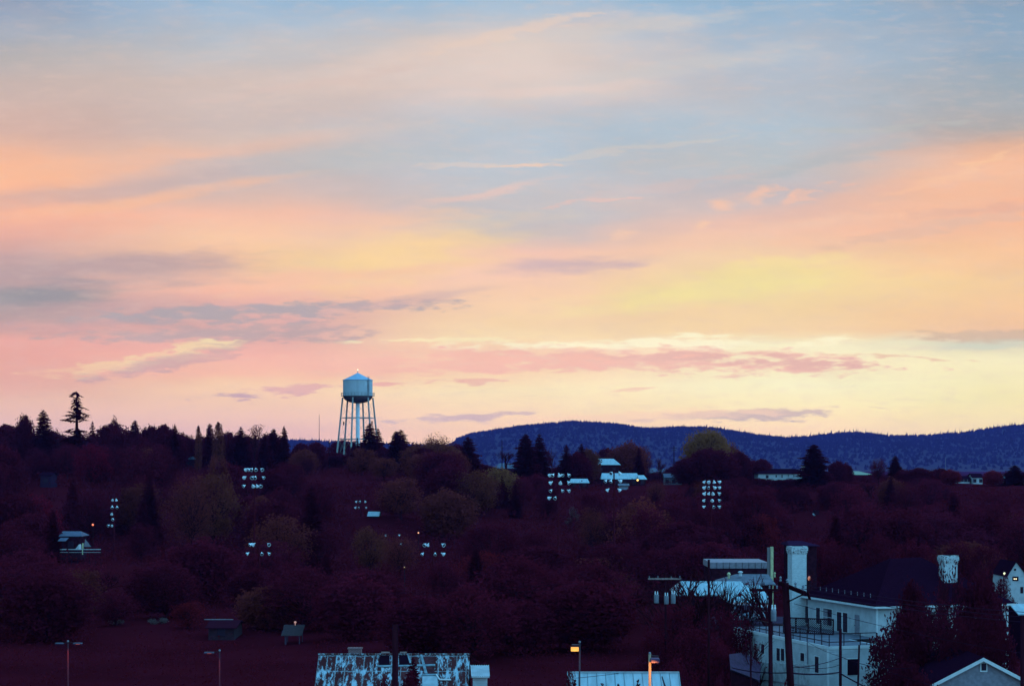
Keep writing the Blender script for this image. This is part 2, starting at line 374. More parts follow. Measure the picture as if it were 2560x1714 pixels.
# the forest on the hills reads as one mass
M_far = leaf_mat('far_forest_needles', .5, .2, .004)
rf = random.Random(5)
mb = MB()
def far_tree(x, y, h, w):
    z = hill_z(x, y) - 1
    i = len(mb.v); a0 = rf.random() * 6
    for k in range(4):
        a = a0 + k * math.pi / 2
        mb.v.append(Vector((x + w * math.cos(a), y + w * math.sin(a), z + h * .08)))
    mb.v.append(Vector((x + rf.uniform(-.6, .6), y, z + h)))
    for k in range(4): mb.f.append((i + k, i + (k + 1) % 4, i + 4))
n = 0
while n < 17000:
    y = 6500 + 2560 * math.sqrt(rf.random()); x = rf.uniform(-2750, 2750) * y / 9000
    c = math.sin(x * .011 + 2) * math.sin(y * .012 + .7) + .6 * math.sin(x * .031 + y * .02)
    bare = abs(x - 400) < 280 and 8600 < y < 8930
    if c > (.25 if bare else 1.05): n += 1; continue
    far_tree(x, y, rf.uniform(9, 18), rf.uniform(6, 10)); n += 1
for k in range(1500):          # the ridge line itself
    x = rf.uniform(-2750, 2750)
    far_tree(x, YR + rf.uniform(-60, 30), rf.choice((9, 11, 12, 14, 16, 19, 22, 27)) * rf.uniform(.8, 1.15), rf.uniform(2.6, 4.6))
o = mb.build('far_forest', M_far); o['kind'] = 'stuff'; o.color = (.013, .011, .020, 1)

def volume_box(lo, hi, col, dens):
    m = bpy.data.materials.new('haze_air'); nt, N, L = nodes_of(m)
    N.remove(N['Principled BSDF'])
    v = N.new('ShaderNodeVolumePrincipled'); v.inputs['Color'].default_value = (*col, 1); v.inputs['Density'].default_value = dens
    v.inputs['Anisotropy'].default_value = 0
    L.new(v.outputs[0], N['Material Output'].inputs['Volume'])
    b = MB(); b.box([(a + c) / 2 for a, c in zip(lo, hi)], [c - a for a, c in zip(lo, hi)])
    o = b.build('haze', m); o['kind'] = 'stuff'
    return o
HAZE = volume_box((-15500, -600, -13), (15500, 13000, 262), (.225, .185, .76), 3.1e-5)

# ---------------------------------------------------------------- plants
LEAF = leaf_mat('leaf_spray', .45, .2); NEEDLE = leaf_mat('needle_spray', .3, .2, .5)
BARK = mat('bark', (.060, .009, .016), .9, noise=.5, nscale=4, spec=0)
rt = random.Random(11)
def rvec(r=1.): 
    while True:
        v = Vector((rt.uniform(-1, 1), rt.uniform(-1, 1), rt.uniform(-1, 1)))
        if .05 < v.length <= 1: return v * r
def leaf(mb, p, s, n=None, asp=.6):
    a = rvec().normalized(); b = a.cross(rvec().normalized())
    if b.length < .01: return
    b.normalize(); a *= s / 2; b *= s * asp / 2
    i = len(mb.v); mb.v += [p - a, p + b, p + a, p - b]; mb.f.append((i, i + 1, i + 2, i + 3))
PROTO = {}
def reg(kind, trunk, crown, lm):
    """prototype meshes: height 1 x nominal size, kept in metres at h metres"""
    allv = trunk.v + crown.v; zs = sorted(v.z for v in allv); rs_ = sorted(abs(v.x) for v in allv)
    PROTO.setdefault(kind, []).append((trunk.mesh(kind + '_trunk', BARK), crown.mesh(kind + '_crown', lm), zs[-1], 2 * rs_[int(len(rs_) * .985)]))
def proto_conifer(seed, h=14., r=2.8, power=.85, levels=44, per=11, droop=.28, gap=None, fluff=1.0):
    global rt; rt = random.Random(seed)
    tk = MB(); tk.tube([(0, 0, 0), (0, 0, h * .55), (0, 0, h * .985)], [h * .016, h * .010, h * .002], 7)
    cr = MB()
    lean = [rt.uniform(.75, 1.15) for _ in range(16)]
    for k in range(levels):
        t = (k + rt.uniform(-.2, .2)) / levels; t = max(0, min(.985, t))
        z = h * (.07 + .92 * t)
        if gap and gap[0] < z / h < gap[1]: continue
        rr = r * (1 - t) ** power * rt.uniform(.78, 1.12) + .10
        if gap: rr *= rt.uniform(.45, 1.35)
        nb = max(5, int(per * (1 - .45 * t)))
        a0 = rt.random() * 6.28
        for j in range(nb):
            a = a0 + 6.283 * j / nb + rt.uniform(-.25, .25)
            L_ = rr * rt.uniform(.7, 1.12) * lean[int(a / 6.283 * 16) % 16]
            d = Vector((math.cos(a), math.sin(a), 0)); s = Vector((-d.y, d.x, 0))
            up = .12 + .5 * t
            tip = Vector((0, 0, z + rt.uniform(-.5, .5) * h / levels)) + d * L_ + Vector((0, 0, L_ * (up - droop - .1)))
            zb_ = z + rt.uniform(-.5, .5) * h / levels * (4.5 if gap else 1.6)
            base = Vector((0, 0, zb_))
            w = L_ * .24 + .06
            mid = base.lerp(tip, .55) + Vector((0, 0, .10 * L_))
            cr.face(base, mid + s * w, tip, mid - s * w)
            for q in range(5):                        # hanging side sprays
                f = .25 + .16 * q; p = base.lerp(tip, f) + Vector((0, 0, .10 * L_ * (1 - f)))
                for sg in (-1, 1):
                    e = p + s * sg * L_ * rt.uniform(.22, .46) * fluff + d * L_ * .12 - Vector((0, 0, rt.uniform(.06, .26) * L_ * .6 + .05))
                    cr.face(p - d * .13 * L_ , p + d * .14 * L_, e)
            for q in range(9):
                f = rt.uniform(.1, 1.); leaf(cr, base.lerp(tip, f) + rvec(.10 * L_) - Vector((0, 0, .06 * L_)), .14 + .30 * L_ * rt.uniform(.4, 1), asp=.45)
            if t < .9:
                e = tip + Vector((0, 0, .1 * L_)) ; cr.face(tip - d * .2 * L_ + s * .06 * L_, e, tip - d * .2 * L_ - s * .06 * L_)
    cr.face((.05, 0, h * .93), (-.05, 0, h * .93), (0, 0, h)); cr.face((0, .05, h * .93), (0, -.05, h * .93), (0, 0, h))
    return tk, cr
def limb_tree(tk, segs, n=5):
    for a, b, r0, r1 in segs: tk.tube([a, (a + b) / 2 + rvec((b - a).length * .06), b], [r0, (r0 + r1) / 2, r1], n, False)
def proto_deciduous(seed, h=10., w=8., base=.22, clumps=30, leaves=130, ls=.34, airy=0., spike=0.):
    global rt; rt = random.Random(seed)
    tk = MB(); cr = MB()
    tk.tube([(0, 0, 0), rvec(.15) + Vector((0, 0, h * base)), Vector((0, 0, h * .5)) + rvec(.3)], [h * .028, h * .022, h * .012], 8, False)
    cz = h * (base + (1 - base) * .5); rz = h * (1 - base) * .5
    cs = []
    for k in range(clumps):
        for _ in range(30):
            v = rvec(); v = v.normalized() * (.45 + .5 * v.length)
            p = Vector((v.x * w / 2 * .8, v.y * w / 2 * .8, cz + v.z * rz * .82))
            if all((p - q).length > .22 * w * .6 for q, _ in cs): break
        rad = rt.uniform(.13, .23) * w * (1 - .25 * max(0, v.z))
        cs.append((p, rad))
        s0 = Vector((0, 0, h * (base + .02 + .26 * rt.random())))
        limb_tree(tk, [(s0, p, h * .010, h * .002)], 4)
        for _ in range(3): limb_tree(tk, [(s0.lerp(p, .7), p + rvec(rad), h * .003, h * .001)], 3)
        for _ in range(leaves):
            u = rvec(); u = u.normalized() * rad * (.35 + .75 * rt.random() ** .7)
            u.z *= .8 + spike
            if rt.random() < airy: u *= 1.35
            leaf(cr, p + u, ls * rt.uniform(.6, 1.3))
    return tk, cr
def proto_bare(seed, h=9., spread=.55, depth=5, leaves=0, ls=.25, fork=3, r0=.020, rk=.62):
    global rt; rt = random.Random(seed)
    tk = MB(); cr = MB(); tips = []
    def grow(p, d, L_, r, k):
        q = p + d * L_; m = p.lerp(q, .5) + rvec(L_ * .06)
        tk.tube([p, m, q], [r, r * .85, r * .68], 5 if k < 2 else 3, False)
        if k >= depth: tips.append(q); return
        for _ in range(fork if k < (4 if depth < 6 else 3) else 2):
            nd = (d + rvec(spread) + Vector((0, 0, .12))).normalized()
            grow(q if rt.random() < .7 else m, nd, L_ * rt.uniform(.62, .86), r * rk, k + 1)
        if rt.random() < .6: tips.append(q)
    grow(Vector((0, 0, 0)), Vector((0, 0, 1)), h * .20, h * r0, 0)
    for _ in range(leaves):
        leaf(cr, rt.choice(tips) + rvec(.45), ls * rt.uniform(.6, 1.3))
    return tk, cr
def proto_poplar(seed, h=12., w=2.4):
    global rt; rt = random.Random(seed)
    tk = MB(); cr = MB(); tk.tube([(0, 0, 0), (0, 0, h * .9)], [h * .014, h * .003], 7)
    for k in range(46):
        t = .06 + .92 * k / 46; rr = w / 2 * (math.sin(math.pi * min(1, t * .9 + .12)) ** .6) * rt.uniform(.7, 1.1)
        a = k * 2.4; p = Vector((math.cos(a) * rr * .55, math.sin(a) * rr * .55, t * h))
        tk.tube([(0, 0, p.z - .8), p], [.05, .02], 3, False)
        for _ in range(70):
            u = rvec(rr * .55); u.z *= 2.4; leaf(cr, p + u, .26 * rt.uniform(.6, 1.3))
    return tk, cr
def proto_bush(seed, h=2., w=3.):
    global rt; rt = random.Random(seed)
    tk = MB(); cr = MB()
    for k in range(9):
        p = Vector((rt.uniform(-.35, .35) * w, rt.uniform(-.35, .35) * w, h * rt.uniform(.35, .75)))
        tk.tube([(p.x * .2, p.y * .2, 0), p], [.05, .02], 3, False)
        for _ in range(110): leaf(cr, p + rvec(w * .24), .2 * rt.uniform(.6, 1.4))
    return tk, cr
NOM = {}
def make(kind, n, fn, lm, hw):
    NOM[kind] = hw
    for k in range(n): reg(kind, *fn(k), lm)
make('conifer', 4, lambda k: proto_conifer(20 + k, 14, (2.9, 3.4, 2.6, 3.7)[k], (.72, .62, .85, .55)[k]), NEEDLE, (14, 5.6))
make('spruce', 1, lambda k: proto_conifer(52, 24, 3.3, .42, 34, 10, .52, (.56, .655), 1.6), NEEDLE, (24, 5.4))
make('round', 6, lambda k: proto_deciduous(40 + k, 10, (8, 8.5, 7, 9, 7.5, 8)[k], .06, (30, 34, 26, 38, 30, 28)[k], 120, .36, (.1, .2, .1, .3, .25, .15)[k], (.0, .1, .3, .0, .2, .4)[k]), LEAF, (10, 8))
make('dense', 3, lambda k: proto_deciduous(140 + k, 10, 8.5, .02, 62, 190, .46, .15, .3), LEAF, (10, 8))
make('airy', 2, lambda k: proto_deciduous(60 + k, 10, 7.5, .15, 48, 95, .26, .6, .3), LEAF, (10, 8))
make('twig', 3, lambda k: proto_bare(70 + k, 9, .62, 5, (300, 160, 420)[k], .2), LEAF, (9, 7))
make('stark', 3, lambda k: proto_bare(170 + k, 9, (.60, .5, .72)[k], 6, (0, 60, 0)[k], .2, 3, .016, .68), LEAF, (9, 7))
make('poplar', 2, lambda k: proto_poplar(80 + k), LEAF, (12, 2.4))
make('bush', 3, lambda k: proto_bush(90 + k), LEAF, (2, 3))
NAMES = {'dense': 'broadleaf_tree', 'conifer': 'conifer_tree', 'spruce': 'spruce_tree', 'round': 'broadleaf_tree', 'airy': 'broadleaf_tree', 'twig': 'bare_tree', 'stark': 'bare_tree', 'poplar': 'poplar_tree', 'bush': 'bush'}
HUE = {  # leaf colours (real leaves, autumn)
 'dark': (.086, .0066, .0175), 'ever': (.078, .0060, .0165), 'red': (.150, .0065, .020), 'maroon': (.094, .0068, .0185), 'olive': (.150, .033, .022),
 'night': (.066, .0060, .0160), 'moss': (.23, .085, .034), 'brown': (.145, .024, .022), 'gold': (.24, .10, .035), 'pale': (.15, .10, .10), 'plum': (.092, .0082, .023), 'rust': (.170, .011, .018), 'white': (.30, .27, .28)}
rp = random.Random(3)
def plant(kind, x, y, z, h, w, hue, label, group=None, var=None, cat=None, jitter=.12):
    v = PROTO[kind]; tm, cm, nh, nw = v[rp.randrange(len(v)) if var is None else var % len(v)]
    o = thing(NAMES[kind], label, cat or ('bush' if kind == 'bush' else 'tree'), (x, y, z), group)
    o.rotation_euler = (0, 0, rp.uniform(0, 6.28)); o.scale = (w / nw, w / nw, h / nh)
    t = bpy.data.objects.new('trunk' if kind != 'bush' else 'stem', tm); COL.objects.link(t); t.parent = o
    if len(cm.polygons):
        c = bpy.data.objects.new('crown' if kind != 'bush' else 'foliage', cm); COL.objects.link(c); c.parent = o
        j = 1 + rp.uniform(-jitter, jitter); c.color = (*[q * j for q in HUE[hue]], 1)
    return o
def plant_px(kind, px, ytop, wpx, Y, hue, label, group=None, var=None, base=None, **k):
    p = at(px, ytop, Y); g = G(p.x, Y) if base is None else base
    return plant(kind, p.x, Y, g - .15, max(1., p.z - g + .15), wpx / F * Y, hue, label, group, var, **k)
KIND_WORD = {'dark': 'blackish', 'maroon': 'dusky maroon', 'brown': 'dusky brown', 'plum': 'dusky plum', 'ever': 'near-black'}
# trees one can single out against the sky and the hills
SKY_TREES = [
 ('dense', 18, 1056, 86, 690, 'dark', 'broad dark tree at the frame edge, farthest west on the skyline', 0),
 ('dense', 62, 1029, 36, 660, 'ever', 'narrow round-topped dark tree beside the pointed fir on the western skyline', 2),
 ('conifer', 108, 1023, 50, 650, 'ever', 'dense pointed fir between the round-topped tree and the ragged tall spruce', 1),
 ('twig', 152, 1066, 50, 690, 'plum', 'thin leafless tree tucked beside the foot of the ragged tall spruce', 1),
 ('spruce', 192, 977, 58, 640, 'ever', 'tallest ragged spruce with a bare gap in its crown, above the western skyline', 0),
 ('conifer', 231, 1051, 27, 680, 'ever', 'small slim fir standing next to the ragged tall spruce', 0),
 ('dense', 268, 1056, 58, 690, 'dark', 'low rounded dark tree between the slim fir and the knobbed tree', 0),
 ('dense', 288, 1036, 26, 700, 'ever', 'dark tree with a small knobbed top rising over its neighbours', 4),
 ('dense', 312, 1060, 56, 670, 'dark', 'rounded reddish tree below the knob-topped tree', 1),
 ('conifer', 338, 1049, 36, 660, 'ever', 'spiky pine between the knob-topped tree and the bushy crowns', 3),
 ('dense', 378, 1058, 50, 690, 'dark', 'bushy dark tree with a ragged top, next after the spiky pine', 5),
 ('dense', 408, 1056, 54, 680, 'dark', 'wide bushy dark tree crown west of the slender fir', 3),
 ('conifer', 437, 1058, 30, 660, 'ever', 'slender dark fir beside the gap with the small blue house', 2),
 ('twig', 470, 1084, 40, 700, 'plum', 'short sparse tree in front of the small blue house', 2),
 ('poplar', 496, 1063, 17, 640, 'olive', 'slimmer of the two olive poplars on the skyline', 0),
 ('conifer', 524, 1057, 32, 660, 'ever', 'dark pine squeezed between the two olive poplars', 3),
 ('poplar', 546, 1053, 30, 635, 'olive', 'broader golden brown poplar on the skyline', 1),
 ('dense', 572, 1074, 46, 690, 'dark', 'low dark crown behind the broader poplar', 2),
 ('conifer', 602, 1065, 44, 660, 'ever', 'dark fir beside the leafless rosy tree', 0),
 ('twig', 636, 1057, 84, 670, 'brown', 'wispy leafless tree with a rosy haze of twigs on the skyline', 2),
 ('conifer', 661, 1082, 30, 650, 'ever', 'short dark fir behind the pale house wall', 1),
 ('conifer', 684, 1070, 34, 665, 'ever', 'blunt-topped dark fir between the short fir and the sharp fir', 3),
 ('conifer', 710, 1063, 34, 655, 'ever', 'sharp-topped fir next to the open gap before the thin mast', 2),
 ('dense', 756, 1104, 40, 690, 'dark', 'squat dark tree in the gap near the thin mast', 0),
 ('dense', 792, 1100, 40, 680, 'dark', 'upright dark tree at the foot of the thin mast', 2),
 ('dense', 862, 1094, 62, 800, 'dark', 'rounded reddish tree behind the legs of the water tower', 1),
 ('dense', 890, 1096, 40, 810, 'dark', 'dark tree directly behind the riser pipe of the water tower', 4),
 ('conifer', 894, 1092, 16, 700, 'ever', 'tiny fir in front of the riser pipe of the water tower', 2),
 ('conifer', 924, 1056, 48, 690, 'ever', 'tall dark fir covering a leg of the water tower', 1),
 ('conifer', 945, 1069, 34, 700, 'ever', 'smaller fir leaning against the tall fir by the water tower', 0),
 ('conifer', 990, 1076, 44, 660, 'ever', 'west half of the twin-topped fir pair beyond the water tower', 3),
 ('conifer', 1001, 1073, 54, 665, 'ever', 'east half of the twin-topped fir pair beyond the water tower', 1),
 ('dense', 1040, 1102, 46, 640, 'brown', 'low brownish tree beside the twin-topped fir pair', 4),
 ('airy', 1092, 1078, 74, 640, 'olive', 'feathery olive tree with a see-through top, standing before the hill slope', 0),
 ('dense', 1080, 1100, 100, 630, 'olive', 'leafy olive crown under the feathery treetop', 4),
 ('dense', 1128, 1112, 60, 650, 'olive', 'low olive tree at the end of the blue hill', 1),
 ('conifer', 1171, 1090, 50, 600, 'ever', 'single dark fir standing clear in front of the blue hill end', 1),
 ('twig', 1266, 1120, 44, 690, 'dark', 'small bare tree beside the tall thin pole on the hilltop', 0),
 ('conifer', 1314, 1083, 50, 600, 'ever', 'west fir of the tall pair standing in front of the blue hill', 3),
 ('conifer', 1348, 1082, 50, 605, 'ever', 'east fir of the tall pair standing in front of the blue hill', 0),
 ('twig', 1384, 1118, 40, 690, 'plum', 'purple leafless tree beside the tall fir pair', 1),
 ('conifer', 1416, 1110, 40, 610, 'ever', 'smaller fir in front of the blue hill above the floodlights', 2),
 ('conifer', 1454, 1107, 38, 620, 'ever', 'small fir beside the yellow-topped tree', 0),
 ('dense', 1470, 1117, 46, 630, 'olive', 'yellow-topped leafy tree beside a small fir', 5),
 ('dense', 1444, 1126, 50, 615, 'dark', 'dark leafy tree in front of the yellow-topped tree', 0),
 ('dense', 1518, 1116, 52, 690, 'dark', 'dome-shaped dark tree behind the pale roof', 0),
 ('dense', 1568, 1098, 72, 680, 'brown', 'large golden brown tree above the pale roof', 1),
 ('conifer', 1597, 1116, 30, 660, 'ever', 'slim fir against the large golden brown tree', 2),
 ('airy', 1608, 1110, 40, 690, 'plum', 'bare-topped purple tree beside the slim fir', 1),
 ('twig', 1622, 1144, 34, 700, 'plum', 'small leafless round tree, west of two by the blue roofs', 2),
 ('twig', 1650, 1143, 40, 690, 'plum', 'small leafless round tree, east of two by the blue roofs', 2),
 ('airy', 1768, 1064, 92, 620, 'moss', 'big rounded olive tree rising to the ridge of the hill', 1),
 ('dense', 1768, 1070, 84, 625, 'moss', 'fuller olive crown forming the back of the big rounded tree', 3),
 ('dense', 1780, 1116, 90, 600, 'dark', 'dark tree directly below the big rounded olive tree', 3),
 ('airy', 1822, 1098, 52, 630, 'olive', 'lighter feathery tree next to the big rounded olive tree', 0),
 ('dense', 1826, 1108, 46, 640, 'brown', 'brown tree below the lighter feathery tree', 1),
 ('dense', 1850, 1124, 44, 610, 'dark', 'dark tree at the end of the olive group', 2),
 ('dense', 1722, 1142, 60, 610, 'dark', 'low dark tree at the start of the olive group', 0),
 ('dense', 1903, 1144, 40, 640, 'dark', 'ball-shaped dark tree behind the white bungalow', 0),
 ('conifer', 2034, 1109, 66, 585, 'ever', 'broad lumpy fir at the end of the white bungalow', 3),
 ('dense', 2095, 1148, 36, 600, 'ever', 'dark rounded tree with two knobs past the broad fir', 2),
 ('dense', 2116, 1153, 26, 605, 'ever', 'lower knob-like tree beside the pale strip of roof', 4),
 ('airy', 2196, 1142, 38, 620, 'dark', 'ragged reddish tree next to the pointed dark tree', 1),
 ('conifer', 2238, 1138, 30, 620, 'ever', 'pointed dark tree east of the pale strip of roof', 1),
 ('dense', 2260, 1170, 34, 610, 'dark', 'low dark tree beside the pointed dark tree', 1),
 ('dense', 2300, 1167, 52, 610, 'dark', 'low twin-domed tree between the pointed tree and the small houses', 3),
 ('dense', 2352, 1168, 40, 620, 'dark', 'low ragged tree under the slim radio mast', 5),
 ('dense', 2376, 1170, 36, 615, 'rust', 'low reddish ragged tree beside the white-walled houses', 4),
 ('dense', 2483, 1172, 34, 600, 'rust', 'low rounded tree between the white-walled house and the gabled house', 1),
 ('conifer', 2538, 1162, 44, 600, 'ever', 'broad low fir farthest east on the skyline', 3),
]
for k, px, yt, w, Y, hue, lab, var in SKY_TREES:
    plant_px(k, px, yt, w * (1.32 if k in ('conifer', 'dense', 'spruce') else 1.1), Y, hue, lab, 'trees along the skyline', var)
# the closed row of crowns that makes the skyline's dark base
rr = random.Random(77)
for k in range(64):
    px = -30 + 2640 * (k + rr.uniform(-.3, .3)) / 64
    if px < 715: yt = rr.uniform(1070, 1088)
    elif px < 845: yt = rr.uniform(1112, 1135)
    elif px < 1140: yt = rr.uniform(1100, 1124)
    elif px < 1720: yt = rr.uniform(1152, 1172)
    elif px < 1880: yt = rr.uniform(1140, 1160)
    else: yt = rr.uniform(1176, 1194)
    if 1200 < px < 1300 or 1480 < px < 1560 or 1610 < px < 1668 or 2110 < px < 2190: yt = max(yt, 1176)
    kind = rr.choices(('round', 'dense', 'conifer'), (2, 6, 2))[0]; hue = 'ever' if kind == 'conifer' else rr.choice(('dark', 'maroon', 'dark', 'ever'))
    Y = rr.uniform(655, 720) if px < 1140 else rr.uniform(662, 720)
    seg = 'west of the poplars' if px < 480 else 'between the poplars and the thin mast' if px < 800 else 'by the water tower' if px < 1140 else 'in front of the blue hill' if px < 1880 else 'east of the white bungalow'
    lab = 'low %s %s in the closed row %s' % (KIND_WORD[hue], 'fir' if kind == 'conifer' else 'crown', seg)
    plant_px(kind, px, yt, rr.uniform(58, 88) if kind != 'conifer' else rr.uniform(24, 34), Y, hue, lab, lab)
# coloured trees one can tell in the dark slope
SLOPE_TREES = [
 ('round', 228, 1104, 92, 560, 'red', 'dark red maple on the slope under the ragged tall spruce', 3),
 ('round', 95, 1232, 120, 400, 'red', 'wide dark red tree above the small house with the white fence', 1),
 ('airy', 480, 1180, 110, 430, 'brown', 'large dusky brown tree in the dark slope under the two poplars', 3),
 ('round', 535, 1172, 110, 450, 'olive', 'tall olive tree beside the three-row floodlights', 0),
 ('round', 548, 1135, 60, 520, 'brown', 'brown tree at the foot of the broader poplar', 2),
 ('round', 355, 1184, 80, 480, 'maroon', 'dim maroon tree beside the large dusky brown tree', 1),
 ('round', 1250, 1164, 100, 520, 'moss', 'brightest olive tree on the slope edge below the single fir', 1),
 ('round', 1190, 1170, 116, 500, 'olive', 'full olive tree beside the brightest olive tree', 3),
 ('round', 1060, 1128, 96, 560, 'brown', 'brown tree on the slope below the feathery treetop', 4),
 ('round', 1000, 1190, 110, 470, 'brown', 'wide brown tree on the slope below the twin firs', 0),
 ('round', 905, 1118, 80, 620, 'brown', 'brown leafy tree in front of the water tower base', 4),
 ('round', 960, 1140, 70, 590, 'brown', 'brown leafy tree below the tall fir by the tower', 0),
 ('round', 925, 1312, 90, 380, 'olive', 'olive tree low on the slope beneath the small blue roof', 1),
 ('airy', 1000, 1330, 92, 370, 'brown', 'sparse brown tree in front of the small floodlight cluster', 0),
 ('round', 1215, 1375, 150, 330, 'rust', 'broad rust red tree at the bottom of the slope', 3),
 ('round', 1110, 1400, 110, 300, 'maroon', 'maroon tree beside the broad rust red tree', 1),
 ('dense', 1120, 1215, 130, 460, 'brown', 'broad brown tree in the middle of the slope below the olive trees', 1),
 ('dense', 1000, 1205, 90, 480, 'maroon', 'rounded maroon tree beside the broad brown tree on the slope', 2),
 ('airy', 1480, 1262, 74, 420, 'brown', 'upright orange brown tree below the pale roofs', 1),
 ('airy', 1640, 1196, 50, 520, 'brown', 'slim brown tree beside the bluish gabled house', 0),
 ('round', 1905, 1282, 84, 420, 'rust', 'reddish brown tree above the long grey building', 4),
 ('round', 2310, 1262, 90, 430, 'red', 'dim red tree on the dark slope under the small houses', 1),
 ('round', 2240, 1196, 80, 540, 'maroon', 'dim maroon tree under the pointed dark tree', 3),
 ('round', 290, 1475, 100, 260, 'maroon', 'low maroon tree above the two pale flowering shrubs', 0),
 ('round', 470, 1500, 90, 255, 'rust', 'low reddish tree behind the dim shed with the bright ridge', 2),
]
for k, px, yt, w, Y, hue, lab, var in SLOPE_TREES:
    plant_px(k, px, yt, w, Y, hue, lab, None, var)

# areas that stay open: (x0, y0, x1, y1, distance of what is seen there)
KEEP = [(1000,1080,1310,1290,495),(885,1305,1040,1400,368),(395,1165,580,1290,428),(1440,1255,1520,1335,418),(1855,1275,1970,1330,418),(845,1100,1000,1200,585),(180,1100,270,1180,555),(604,1160,668,1245,335),(265,1240,300,1325,425),(1366,1178,1430,1255,335),(1505,1170,1562,1232,335),(1752,1196,1806,1275,385),(612,1350,682,1392,315),(1046,1352,1118,1412,315),
 (448,1296,494,1326,525),(882,1245,922,1276,485),(915,1274,955,1298,470),(958,1328,1008,1366,455),(1480,1142,1555,1164,640),(1498,1178,1622,1200,600),(1420,1192,1480,1208,590),(1542,1205,1590,1230,585),
 (1885,1166,2045,1200,600),(1655,1180,1710,1220,600),(1610,1166,1670,1186,800),(1235,1154,1295,1174,800),(2120,1170,2190,1190,900),(2375,1180,2475,1210,650),(2495,1186,2520,1215,650),(2530,1196,2560,1220,650),
 (452,1138,486,1150,680),(566,1108,584,1142,660),(645,1104,694,1142,660),(95,1175,135,1212,520),(140,1318,262,1382,335),(835,1085,960,1150,764),(815,1090,832,1155,700),(225,1302,240,1316,430),
 (1040,1322,1052,1340,430),(1412,1262,1455,1318,470),(2028,1276,2056,1296,480),(255,1555,420,1592,262),(505,1540,600,1592,250),(635,1545,765,1625,240),(1585,1190,1602,1205,590),
 (1950,1340,2060,1430,262),(1640,1395,1990,1560,300),(2515,1400,2560,1500,300),(160,1595,205,1714,135),(500,1615,560,1714,135),(1540,1196,1600,1232,585),(1240,1095,1262,1180,640),(1670,1110,1700,1185,640)]
def zone(px, Y):
    a = 'west of the poplars' if px < 480 else 'between poplars and tower' if px < 800 else 'below the water tower' if px < 1130 else 'under the tall fir pair' if px < 1500 else 'around the five-row floodlights' if px < 1860 else 'under the white bungalow' if px < 2180 else 'under the small eastern houses'
    b = 'at the bottom of the slope' if Y < 300 else 'halfway up the slope' if Y < 450 else 'near the top of the slope'
    return a, b
rm = random.Random(21); placed = []; count = 0; tries = 0
while count < 285 and tries < 16000:
    tries += 1
    Y = 205 + 440 * rm.random() ** .8
    px = rm.uniform(-60, 2620) if tries % 4 else rm.uniform(1280, 2100)
    x = (px - 1280) / F * Y
    if px > 1600 and Y < 285: continue
    if px > 1900 and Y < 330: continue
    g = G(x, Y); kind = rm.choices(('round', 'dense', 'conifer', 'airy', 'twig'), (6, 4, 2.2, .8, .5))[0]
    h = (rm.uniform(7.5, 12.5) if Y < 350 else rm.uniform(9, 17)) if kind != 'conifer' else (rm.uniform(8, 13) if Y < 350 else rm.uniform(11, 19))
    if Y < 300: h *= .8
    w = h * ((rm.uniform(1.05, 1.4) if Y < 350 else rm.uniform(.65, 1.)) if kind != 'conifer' else .38)
    yt = HZ - (g + h - CZ) / Y * F; yb = HZ - (g - CZ) / Y * F; wp = w / Y * F
    lim = 1098 if px < 720 else 1112 if px < 1140 else 1176 if px < 1720 else 1186
    if yt < lim:
        yt = lim + rm.uniform(0, 34); h2 = CZ - (yt - HZ) / F * Y - g
        if h2 < 3.2: continue
        w *= max(.6, h2 / h); h = h2; wp = w / Y * F
    bad = any(Y < r[4] and px + wp / 2 > r[0] and px - wp / 2 < r[2] and yt - 4 < r[3] and yb > r[1] for r in KEEP)
    if bad: continue
    if any((x - a) ** 2 + ((Y - b) * .8) ** 2 < (.29 * (w + c)) ** 2 for a, b, c in placed): continue
    placed.append((x, Y, w)); count += 1
    hue = rm.choices(('dark', 'maroon', 'brown', 'plum'), (6, 4, 1.2, 1))[0] if kind != 'conifer' else 'ever'
    a, b = zone(px, Y)
    word = 'fir' if kind == 'conifer' else 'bare tree' if kind == 'twig' else 'leafy tree'
    lab = '%s %s %s %s' % (KIND_WORD[hue], word, b, a)
    plant(kind, x, Y, g - .15, h, w, hue, lab, lab[:60], jitter=.25)

# low scrub between the trees, too fine to count
rs = random.Random(31); rt = random.Random(32); mb = MB()
for k in range(15000):
    Y = 150 + 560 * rs.random() ** .75; x = rs.uniform(-.30, .30) * Y
    if x / Y * F + 1280 > 1600 and Y < 262: continue
    if Y < 200 and rs.random() < .5: continue
    g = G(x, Y); s = .5 + .9 * rs.random()
    if Y > 560: s *= .6
    px = x / Y * F + 1280; yt = HZ - (g + 2 * s - CZ) / Y * F; yb = HZ - (g - CZ) / Y * F; wp = 1.6 / Y * F
    if any(Y < r[4] and px + wp > r[0] and px - wp < r[2] and yt < r[3] and yb > r[1] for r in KEEP): continue
    ls = min(1., max(.35, (Y - 120) / 350))
    for _ in range(int(9 / ls)): leaf(mb, Vector((x, Y, g + .5 * s)) + Vector((rs.gauss(0, .9), rs.gauss(0, .9), abs(rs.gauss(0, 1.1)) * s)), ls * s * rs.uniform(.5, 1))
o = mb.build('undergrowth', LEAF); o['kind'] = 'stuff'; o.color = (.086, .0062, .0140, 1)
